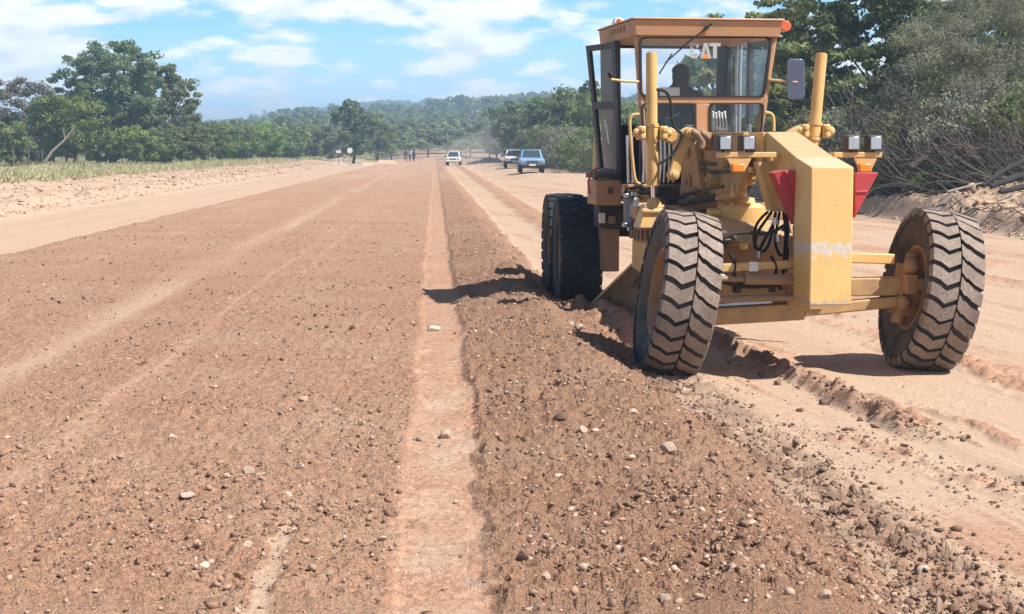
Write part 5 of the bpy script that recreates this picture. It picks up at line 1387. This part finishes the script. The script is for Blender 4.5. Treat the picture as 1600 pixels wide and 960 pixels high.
ST = [  # px, py, width px, kind, label (None: one of its group)
 (290,770,28,'white_stone',"flat whitish stone pressed into the brown gravel on the left, largest there"), (358,808,15,'stone',"small upright pale stone with a dark shadow on the left gravel"), (386,851,21,'stone',"roundish pale stone on the left gravel, lower right of the upright one"),
 (322,880,24,'white_stone',"crumbled white grey stone low on the left gravel"), (448,772,19,'stone',None), (270,681,18,'white_stone',None), (470,727,15,'stone',None), (176,847,13,'stone',None), (369,952,15,'stone',None), (150,922,12,'stone',None), (139,883,13,'stone',None), (517,896,13,'stone',None), (390,732,22,'stone',None), (354,742,13,'stone',None),
 (879,650,27,'clod',"dark faceted clod in the middle of the brown gravel right of the smooth track"), (909,669,20,'stone',"pale flat stone just right of the dark faceted clod"), (929,672,15,'stone',None), (987,643,22,'stone',None), (1047,696,31,'stone',"big pale pink boulder on the gravel right of the smooth track"),
 (1134,742,26,'clod',"dark angular clod right of the big pale pink boulder"), (1111,709,15,'clod',None), (764,709,11,'white_stone',"tiny white stone at the right edge of the smooth track"), (817,868,28,'clod',"dark purple grey stone near the lower part of the smooth track"), (862,857,16,'stone',None), (854,900,22,'stone',None), (1038,934,30,'stone',"pale stone with a dark underside at the bottom of the photo"),
 (597,840,16,'white_stone',"whitish stone at the left edge of the smooth track"), (582,864,13,'clod',None), (903,851,13,'stone',None), (1008,748,15,'stone',None), (699,677,26,'stone',"flat pale slab lying on the smooth track"), (993,892,14,'stone',None), (1143,887,13,'stone',None), (980,787,16,'clod',None),
 (1296,777,34,'clod',"dark flat clod topmost in the churned tyre track"), (1329,787,20,'clod',None), (1275,822,34,'clod',"dark long clod at the left side of the churned tyre track"), (1331,852,28,'clod',"reddish brown clod in the middle of the churned tyre track"), (1269,875,23,'clod',None), (1287,927,30,'stone',"round pale pink stone left of the churned track near the bottom"),
 (1440,887,31,'white_stone',"whitish rock in the churned tyre track, the largest there"), (1454,922,26,'clod',None), (1400,914,22,'clod',None), (1529,914,30,'clod',"greyish clod right of the whitish rock at the bottom right"), (1229,700,24,'clod',None), (1492,948,26,'clod',None), (1387,787,15,'clod',None), (1154,718,15,'clod',None),
 (676,511,25,'white_stone',"flat whitish stone on the smooth track below the cab's shadow"), (550,511,12,'clod',None), (581,525,12,'clod',None), (475,622,16,'stone',None), (803,405,14,'clod',None), (812,395,10,'clod',None), (790,398,9,'clod',None), (905,510,18,'stone',None), (892,505,12,'stone',None), (1300,795,18,'clod',None), (1345,832,16,'clod',None), (1375,880,18,'clod',None), (1420,940,20,'clod',None), (1360,905,14,'clod',None), (1250,640,14,'clod',None), (1215,598,15,'clod',None), (1190,585,14,'clod',None), (1285,628,16,'clod',None), (1345,655,13,'clod',None)]
gl = {'stone': ("small pale pink stone lying in the loose brown gravel", "small pale stones in the gravel"), 'clod': ("small dark brown clod on the graded soil", "small dark clods on the soil"), 'white_stone': ("small whitish stone in the brown gravel", "small whitish stones")}
for px, py, wpx, kd, lab in ST:
    p = on_ground(px, py + wpx * .25)
    for _ in range(4):
        p = on_ground(px, py + wpx * .25, g_z(p.x, p.y))
    sz = wpx * p.y / F * 1.05
    o = link("stone" if kd != 'clod' else "soil_clod", SM[kd][rr.randrange(6)], None, (p.x, p.y, p.z + sz * .15), rr.uniform(0, 6.28), sz)
    if kd == 'white_stone' and wpx > 22: o.scale.z *= .55
    tag(o, lab or gl[kd][0], "stone" if kd != 'clod' else "clod", None if lab else gl[kd][1])

def scatter(name, label, cat, n, pos, size, mats, seed, sub=1):
    """countless small pebbles as one mass"""
    rng = np.random.default_rng(seed)
    protos = [stone_geo(rng, sub) for _ in range(10)]
    x, y, s, mi, sink = pos(rng, n); n = len(x)
    z = terrain(x, y, np.full(n, .03))[0]
    Vs, Fs, Ms = [], [], []; o = 0
    a = rng.random(n) * 6.283
    for k in range(10):
        idx = np.arange(n)[k::10]
        v, f = protos[k]; c, sn = np.cos(a[idx])[:, None], np.sin(a[idx])[:, None]
        V = np.empty((len(idx), len(v), 3)); V[:, :, 0] = v[None, :, 0] * c - v[None, :, 1] * sn; V[:, :, 1] = v[None, :, 0] * sn + v[None, :, 1] * c; V[:, :, 2] = v[None, :, 2]
        V *= s[idx][:, None, None]; V += np.stack([x[idx], y[idx], z[idx] + s[idx] * sink[idx]], 1)[:, None, :]
        Fq = f[None] + (np.arange(len(idx)) * len(v))[:, None, None] + o
        Vs.append(V.reshape(-1, 3)); Fs.append(Fq.reshape(-1, 3)); Ms.append(np.repeat(mi[idx], len(f))); o += len(idx) * len(v)
    me = np_mesh(name, np.concatenate(Vs), np.concatenate(Fs), [M[q] for q in mats], mi=np.concatenate(Ms))
    ob = link(name, me); ob["kind"] = "stuff"; tag(ob, label, cat)
def gmat(name, a, b):
    m, nt, bs = newmat(name); g = nt.nodes.new("ShaderNodeNewGeometry"); n1 = noise(nt, g.outputs["Position"], 60, 3)
    c = mixc(nt, g.outputs["Random Per Island"], a, b); c = mixc(nt, math2(nt, 'MULTIPLY', n1, .35), c, (.2, .13, .09)); L(nt, c, bs.inputs["Base Color"]); bs.inputs["Roughness"].default_value = .95; return m
M['g_brown'] = gmat("gravel_brown", (.19, .10, .066), (.45, .285, .20)); M['g_pale'] = gmat("gravel_pale", (.36, .235, .165), (.60, .45, .34)); M['g_dark'] = gmat("gravel_dark", (.10, .062, .045), (.24, .15, .105)); M['g_rubble'] = gmat("rubble_pale", (.42, .29, .20), (.62, .48, .36)); M['g_grey'] = gmat("clod_grey", (.14, .085, .06), (.31, .205, .145))
def pos_gravel(rng, n):
    y = rng.uniform(5.6 ** .5, 38 ** .5, n) ** 2; x = rng.uniform(-.46, .34, n) * y
    u = x + SL * y; ex = edge_x(y); k = (u > -7) & (x < ex + .1) & ~((np.abs(u - .04) < .2) & (rng.random(n) > .10)) & ~((np.abs(u + 3.1) < .35) & (rng.random(n) > .35))
    k &= (rng.random(n) < np.where(u > .3, 1.0, .55) * (.18 + 1.0 * ss(-.35, .6, vn(x / .8, y / .8, 81) * .7 + vn(x / .25, y / .3, 88) * .5)))
    x, y = x[k], y[k]; n = len(x)
    s = np.clip(.0105 * np.exp(rng.normal(size=n) * .65) * np.where(x + SL * y > .3, 1.25, 1.0), .005, .055)
    t = rng.random(n); mi = np.where(t < .68, 0, np.where(t < .88, 1, 2))
    return x, y, s, mi, rng.uniform(-.05, .35, n)
scatter("gravel", "loose reddish brown gravel spread over the road", "gravel", 260000, pos_gravel, None, ('g_brown', 'g_pale', 'g_dark'), 101)
def pos_clods(rng, n):
    y = 1 / rng.uniform(1 / 18.0, 1 / 5.8, n); t = rng.random(n)
    x1 = 1.25 + (13.6 - y) * .088 + rng.normal(size=n) * .20
    x2 = 1.97 + (15.5 - y) * .139 + rng.normal(size=n) * .10
    x3 = 2.25 + (10.2 - y) * .30 + rng.normal(size=n) * .16
    x4 = edge_x(y) + rng.normal(size=n) * .12
    x5 = rng.uniform(.0, .3, n) * y
    x = np.where(t < .40, x1, np.where(t < .62, x2, np.where(t < .72, x3, np.where(t < .9, x4, x5))))
    k = ((t < .40) & (y < 13.5)) | ((t >= .40) & (t < .62) & (y > 10.3)) | ((t >= .62) & (t < .72) & (y > 7.8) & (y < 11)) | ((t >= .72) & (t < .9)) | ((t >= .9) & (x > edge_x(y)))
    x, y, t = x[k], y[k], t[k]; n = len(x); s = np.clip(.012 * np.exp(rng.normal(size=n) * .65), .004, .07) * np.where(t > .9, .5, 1)
    r = rng.random(n); mi = np.where(t < .4, np.where(r < .75, 1, 0), np.where(t < .72, np.where(r < .6, 0, 2), np.where(r < .75, 2, 0)))
    return x, y, s, mi, rng.uniform(0, .3, n)
scatter("clod_litter", "crumbled dark and grey clods churned up along the wheel track", "clods", 22000, pos_clods, None, ('g_dark', 'g_grey', 'g_brown'), 102)
def pos_rub(rng, n):
    y = 40 + 160 * rng.random(n) ** 1.4; u = rng.uniform(-17, -11.3, n); x = u - SL * y; s = np.clip(.055 * np.exp(rng.normal(size=n) * .6), .03, .25)
    return x, y, s, np.where(rng.random(n) < .85, 0, 1), rng.uniform(.0, .3, n)
scatter("bank_rubble", "pale pinkish rubble covering the low left bank", "rubble", 16000, pos_rub, None, ('g_rubble', 'g_brown'), 103)
def pos_rub2(rng, n):
    y = 30 + 130 * rng.random(n) ** 1.8; u = rng.uniform(12.0, 16.5, n); x = u - SL * y; s = np.clip(.08 * np.exp(rng.normal(size=n) * .6), .03, .32)
    return x, y, s, rng.choice([0, 1, 2], n, p=[.4, .35, .25]), rng.uniform(0, .3, n)
scatter("spoil_rubble", "mixed pale and dark soil lumps on the right spoil bank", "rubble", 6000, pos_rub2, None, ('g_rubble', 'g_brown', 'g_dark'), 104)
# sticks and roots strewn over the right bank
def sticks():
    r_ = random.Random(12); mb = MB()
    for i in range(700):
        y = 33 + 90 * r_.random() ** 1.8; u = r_.uniform(12.3, 16.5); x = u - SL * y; z = float(zmacro(x, y)) + .05; a = r_.uniform(0, 6.28); l = r_.uniform(.25, 1.1); d = Vector((math.cos(a), math.sin(a), r_.gauss(.1, .3))) * l
        p = Vector((x, y, z)); mb.tube([p, p + d * .5 + Vector((0, 0, r_.gauss(.03, .06))), p + d], [.022, .017, .008], 4, False)
    o = mb.build("root_litter", M['twig'], None, 0, 0, weld=False); o["kind"] = "stuff"; tag(o, "grey brown sticks and roots strewn over the right spoil bank", "sticks")
sticks()

# ------------------------------------------------------------------ vehicles on the road
def carpaint(name, col): 
    m = paint(name, col, .3, 0, (.32, .24, .17), .25, 3, .25, spec=.5); return m
M['blue'] = carpaint("light_blue_car_paint", (.09, .36, .66)); M['white_car'] = carpaint("white_car_paint", (.74, .73, .70))
M['carglass'] = simple("car_window", (.045, .06, .07), .08, 0, .2, spec=.9); M['tyre_small'] = simple("car_tyre", (.02, .02, .02), .85); M['plate'] = simple("number_plate", (.75, .72, .45), .5, 0, .05)
def car(name, px, Y, paintm, label, group, kind, rz=0.0):
    d = ray(px, 235); x = d.x / d.y * Y; root = empty(name, (x, Y, float(zmacro(x, Y))), rz); tag(root, label, "pickup" if kind == "pickup" else "car", group)
    Ln, W = 4.6, 1.72; h = W / 2; zb, zs = .42, 1.02
    hy = .95 if kind == "suv" else .98
    prof = [(-Ln / 2, zb + .05), (-Ln / 2, .80), (-Ln / 2 + .12, .95), (-Ln / 2 + 1.25, hy + .08), (Ln / 2 - .05, hy + .10), (Ln / 2, .9), (Ln / 2, zb + .05)]
    mb = MB(); k = len(prof)
    for sx, ins in ((-1, 1), (1, 1)): pass
    vs = [Vector((sx * h * (.95 if (z < .6 or z > 1.0) else 1.0), y, z)) for sx in (-1, 1) for y, z in prof]
    mb.add(vs, [list(range(k)), list(range(k, 2 * k))[::-1]] + [(i, k + i, k + (i + 1) % k, (i + 1) % k) for i in range(k)])
    body = mb.build("body", paintm, root, .05)
    y0, y1 = (-1.05, .35) if kind == "pickup" else (-1.0, 1.95)
    zr_ = 1.62 if kind == "pickup" else 1.66
    mb = MB(); mb.hexa([Vector(v) for v in ((-h * .92, y0, 1.0), (h * .92, y0, 1.0), (-h * .92, y1, 1.0), (h * .92, y1, 1.0), (-h * .76, y0 + .58, zr_), (h * .76, y0 + .58, zr_), (-h * .76, y1 - .18, zr_), (h * .76, y1 - .18, zr_))]); cb = mb.build("cabin", paintm, root, .06)
    def lp(a, b, t): return a + (b - a) * t
    fq = [Vector((-h * .92, y0, 1.0)), Vector((h * .92, y0, 1.0)), Vector((h * .76, y0 + .58, zr_)), Vector((-h * .76, y0 + .58, zr_))]
    c = sum(fq, Vector()) / 4; n_ = (fq[1] - fq[0]).cross(fq[3] - fq[0]).normalized()
    mb = MB(); mb.prism([c + (p - c) * .84 + n_ * .008 for p in fq], n_ * .006); mb.build("windscreen", M['carglass'], root)
    for sx in (-1, 1):
        q = [Vector((sx * h * .92, y0 + .12, 1.05)), Vector((sx * h * .92, y1 - .1, 1.05)), Vector((sx * h * .775, y1 - .26, zr_ - .07)), Vector((sx * h * .775, y0 + .62, zr_ - .07))]
        mb = MB(); mb.prism([p + Vector((sx * .012, 0, 0)) for p in q], (sx * .006, 0, 0)); mb.build("side_window", M['carglass'], root)
        mb = MB(); mb.box((sx * (h + .10), y0 + .25, 1.12), (.18, .06, .15)); mb.build("mirror", M['black'], root, .02)
        mb = MB(); mb.box((sx * h * .74, -Ln / 2 - .005, .80), (.30, .05, .16)); mb.build("headlight", M['lampglass'], root, .02)
    mb = MB(); mb.box((0, -Ln / 2 - .004, .78), (h * .95, .04, .17)); mb.build("grille", M['black'], root, .01)
    mb = MB(); mb.box((0, -Ln / 2 - .06, .55), (W * .98, .16, .17)); bp = mb.build("bumper", M['dark'] if kind == "pickup" else paintm, root, .03)
    mb = MB(); mb.box((0, -Ln / 2 - .145, .56), (.46, .01, .11)); mb.build("number_plate", M['plate'], bp)
    mb = MB(); mb.box((0, 0, .48), (W * .8, Ln * .9, .2)); mb.build("underbody", M['dark'], root)
    for sx in (-1, 1):
        for yy in (-1.42, 1.42):
            mb = MB(); mb.lathe([(-.10, .18), (-.11, .33), (-.08, .36), (.08, .36), (.11, .33), (.10, .18), (.08, .17), (.08, .001)], 20, Matrix.Translation((sx * (h - .10), yy, .36))); wh = mb.build("wheel", M['tyre_small'], root)
            mb = MB(); mb.lathe([(0, .001), (.012, .12), (.0, .17), (-.02, .18)], 16, Matrix.Translation((sx * (h + .005), yy, .36))); mb.build("rim", M['steel'], wh)
    return root
car("pickup_truck", 829.5, 118, M['blue'], "light blue pickup driving on the right lane, nearest of the three vehicles", None, "pickup", R(2))
car("pickup_truck", 803, 149, M['white_car'], "white pickup half hidden behind the light blue pickup", None, "pickup", R(2))
car("car", 709, 200, M['white_car'], "white car with a dark windscreen alone in the middle of the road", None, "suv", R(-1))

# ------------------------------------------------------------------ people
def cloth_mat(name, top, bot, skin, waist, neck):
    m, nt, b = newmat(name); tc = nt.nodes.new("ShaderNodeTexCoord"); sp = nt.nodes.new("ShaderNodeSeparateXYZ"); L(nt, tc.outputs["Object"], sp.inputs[0])
    c = mixc(nt, math2(nt, 'GREATER_THAN', sp.outputs[2], waist), bot, top); c = mixc(nt, math2(nt, 'GREATER_THAN', sp.outputs[2], neck), c, skin)
    L(nt, c, b.inputs["Base Color"]); b.inputs["Roughness"].default_value = .85; return m
def body(name, verts, edges, rad, mat):
    me = bpy.data.meshes.new(name); me.from_pydata(verts, edges, []); me.materials.append(mat); o = bpy.data.objects.new(name, me); COL.objects.link(o)
    md = o.modifiers.new("skin", 'SKIN'); md.use_smooth_shade = True
    sv = me.skin_vertices[0].data if me.skin_vertices else None
    if sv is None:
        bm = bmesh.new(); bm.from_mesh(me); bm.verts.layers.skin.verify(); bm.to_mesh(me); bm.free(); sv = me.skin_vertices[0].data
    for i, r_ in enumerate(rad): sv[i].radius = r_ if isinstance(r_, tuple) else (r_, r_); sv[i].use_root = (i == 0)
    o.modifiers.new("subd", 'SUBSURF').levels = 2; o.modifiers[-1].render_levels = 2
    return o
def stander(px, Y, rz, top, bot, label, H=1.72, step=.12):
    k = H / 1.72
    v = [(0, 0, .95), (0, 0, 1.15), (0, -.01, 1.36), (0, -.01, 1.48), (0, -.03, 1.58), (0, -.03, 1.70),
         (.10, 0, .90), (.11, -step, .50), (.12, -step * .8, .09), (.13, -step - .14, .04), (-.10, 0, .90), (-.11, step, .50), (-.12, step * 1.1, .09), (-.13, step - .04, .04),
         (.19, 0, 1.39), (.25, .03, 1.12), (.24, -.10, .88), (.24, -.14, .79), (-.19, 0, 1.39), (-.25, .02, 1.12), (-.25, -.06, .87), (-.25, -.09, .78)]
    e = [(0, 1), (1, 2), (2, 3), (3, 4), (4, 5), (0, 6), (6, 7), (7, 8), (8, 9), (0, 10), (10, 11), (11, 12), (12, 13), (2, 14), (14, 15), (15, 16), (16, 17), (2, 18), (18, 19), (19, 20), (20, 21)]
    rd = [(.15, .11), (.15, .10), (.17, .11), .06, (.078, .09), (.06, .07), .10, .065, .05, .04, .10, .065, .05, .04, .065, .05, .042, .04, .065, .05, .042, .04]
    d = ray(px, 235); x = d.x / d.y * Y
    o = body("person", [tuple(c * k for c in p) for p in v], e, [tuple(q * k for q in r_) if isinstance(r_, tuple) else r_ * k for r_ in rd], cloth_mat("clothes", top, bot, (.06, .035, .025), .98 * k, 1.47 * k))
    o.location = (x, Y, float(zmacro(x, Y))); o.rotation_euler = (0, 0, rz); tag(o, label, "person"); return o
stander(634, 238, .4, (.03, .03, .04), (.03, .03, .035), "standing person in dark clothes, leftmost of the group on the road")
stander(640.5, 240, -.5, (.62, .60, .58), (.05, .05, .07), "standing person in a pale shirt between two darker dressed people")
stander(646.5, 239, 2.8, (.06, .09, .16), (.035, .035, .04), "standing person in a blue top, rightmost of the group on the road", 1.66)
# operator in the cab
sd_ = T(1064, 105, 3.86); ox = sd_.x
zs = zfl + .50
v = [(0, .10, zs + .08), (0, .10, zs + .30), (0, .05, zs + .46), (0, .03, zs + .60), (0, -.01, zs + .685), (0, -.01, zs + .775),
     (.10, .02, zs + .06), (.15, -.42, zs + .08), (.16, -.46, zs - .32), (.16, -.58, zs - .40), (-.10, .02, zs + .06), (-.15, -.42, zs + .08), (-.16, -.46, zs - .32), (-.16, -.58, zs - .40),
     (.21, .05, zs + .47), (.27, -.06, zs + .28), (.18, -.34, zs + .24), (.14, -.42, zs + .25), (-.21, .05, zs + .47), (-.30, -.06, zs + .28), (-.24, -.34, zs + .26), (-.22, -.42, zs + .28)]
e = [(0, 1), (1, 2), (2, 3), (3, 4), (4, 5), (0, 6), (6, 7), (7, 8), (8, 9), (0, 10), (10, 11), (11, 12), (12, 13), (2, 14), (14, 15), (15, 16), (16, 17), (2, 18), (18, 19), (19, 20), (20, 21)]
rd = [(.16, .12), (.17, .11), (.19, .12), .066, (.108, .120), (.096, .108), .10, .07, .055, .045, .10, .07, .055, .045, .085, .055, .045, .045, .085, .055, .045, .045]
hz_ = sd_.z - (zs + .80)
op = body("person", v, e, rd, cloth_mat("operator_clothes", (.04, .045, .06), (.04, .045, .07), (.05, .03, .022), zs + .1, zs + .60))
op.matrix_world = GM @ Matrix.Translation((ox, 3.86, hz_)); tag(op, "operator in dark clothes sitting behind the grader's windscreen", "person")
mb = MB(); mb.ball((0, 0.01, zs + .765), .092, 18, (1, 1.12, .75)); hat = mb.build("hair", M['seat'], op, 0, 60)

# ------------------------------------------------------------------ signs and the far end of the road
px_, Yd = 546.5, 185; p = at(px_, 235.5, Yd); zg = float(zmacro(p.x, Yd))
sg = empty("road_sign", (p.x, Yd, zg)); tag(sg, "round white road sign on a thin post before the tall dark tree", "sign")
mb = MB(); mb.lathe([(0, .001), (0, .30), (.02, .31), (.04, .30), (.04, .001)], 28, Matrix.Translation((0, 0, p.z - zg)) @ Matrix.Rotation(R(90), 4, 'Z')); mb.build("disc", M['white'], sg)
mb = MB(); mb.tube([(0, .05, -.2), (0, .05, p.z - zg + .25)], .035, 8); mb.build("post", M['steel'], sg)
p = at(529, 237.5, 200); zg = float(zmacro(p.x, 200)); sg = empty("sign_board", (p.x, 200, zg)); tag(sg, "small white rectangular board left of the round sign", "sign")
mb = MB(); mb.box((0, 0, p.z - zg), (.62, .03, .30)); mb.build("board", M['white'], sg, .01); mb = MB(); mb.tube([(0, .04, -.2), (0, .04, p.z - zg)], .03, 6); mb.build("post", M['bark'], sg)
# traffic drums beside the people and a long low heap of pale soil
def heap(x0, x1, Y, h, wd, seed, label):
    n = 60; r_ = np.random.default_rng(seed); t = np.linspace(0, 1, n); c = np.linspace(-1, 1, 9); V = []
    for i in range(n):
        for j in range(9):
            x = x0 + (x1 - x0) * t[i]; y = Y + c[j] * wd; e_ = min(1, 6 * t[i], 6 * (1 - t[i]))
            z = h * e_ * (1 - c[j] ** 2) * (.75 + .35 * float(vn(x / 1.1, y / .8, seed))) - .06
            V.append((x, y, z + float(zmacro(x, y))))
    Fq = np.array([[i * 9 + j, (i + 1) * 9 + j, (i + 1) * 9 + j + 1, i * 9 + j + 1] for i in range(n - 1) for j in range(8)])
    o = link("soil_heap", np_mesh("soil_heap", np.array(V), Fq, M['g_rubble_flat'], smooth=True)); tag(o, label, "soil heap")
M['g_rubble_flat'] = simple("pale_heap_soil", (.50, .33, .23), .95, 0, .25, 2.5)
heap(at(556, 248, 196).x, at(627, 248, 196).x, 196, .5, 1.2, 5, "long low heap of pale pinkish soil left of the standing people")
heap(at(722, 250, 215).x, at(790, 250, 215).x, 215, .7, 1.5, 6, "low heap of pale soil across the road right of the white car")
# small pale house on the hill
p = at(648, 176, 520); zg = float(zmacro(p.x, 520)); hs = empty("house", (p.x, 520, zg)); tag(hs, "tiny pale house among the trees on the hill", "house")
mb = MB(); mb.box((0, 0, 1.6), (7, 6, 3.4)); mb.build("wall", M['cream'], hs); mb = MB(); mb.prism([Vector((-4, -3.4, 3.2)), Vector((4, -3.4, 3.2)), Vector((0, -3.4, 4.6))], (0, 6.8, 0)); mb.build("roof", simple("tin_roof", (.5, .5, .5), .5, .3), hs)
for sx in (-1.8, 1.8): mb = MB(); mb.box((sx, -3.01, 1.7), (1.2, .06, 1.1)); mb.build("window", M['carglass'], hs)

# ------------------------------------------------------------------ air
m = bpy.data.materials.new("dust_air"); m.use_nodes = True; nt = m.node_tree; nt.nodes.clear(); o = nt.nodes.new("ShaderNodeOutputMaterial"); pv_ = nt.nodes.new("ShaderNodeVolumePrincipled")
pv_.inputs["Color"].default_value = (.95, .86, .78, 1); pv_.inputs["Density"].default_value = .036; L(nt, pv_.outputs[0], o.inputs["Volume"])
dmb = MB()
for px, py, Yd, sx, sz in ((760, 232, 222, 5.0, 2.2), (735, 238, 214, 4.5, 1.6), (785, 222, 228, 4.5, 2.6)):
    c = at(px, py, Yd); dmb.ball(c, 1.0, 20, (sx, 6.0, sz))
dc = dmb.build("dust_cloud", m, None, 0, 60); dc["kind"] = "stuff"; tag(dc, "pale dust hanging over the road behind the white car", "dust")
if HAZE:
    mb = MB(); mb.box((0, 1150, 25), (9000, 2900, 54)); hz = mb.build("haze", [], None, 0, 0)
    m = bpy.data.materials.new("haze_air"); m.use_nodes = True; nt = m.node_tree; nt.nodes.clear(); o = nt.nodes.new("ShaderNodeOutputMaterial"); pv_ = nt.nodes.new("ShaderNodeVolumePrincipled")
    pv_.inputs["Color"].default_value = HAZE_COL; pv_.inputs["Density"].default_value = HAZE; pv_.inputs["Anisotropy"].default_value = 0.1
    L(nt, pv_.outputs[0], o.inputs["Volume"]); hz.data.materials.append(m); hz["kind"] = "stuff"; tag(hz, "thin blue haze filling the air over the whole scene", "haze")
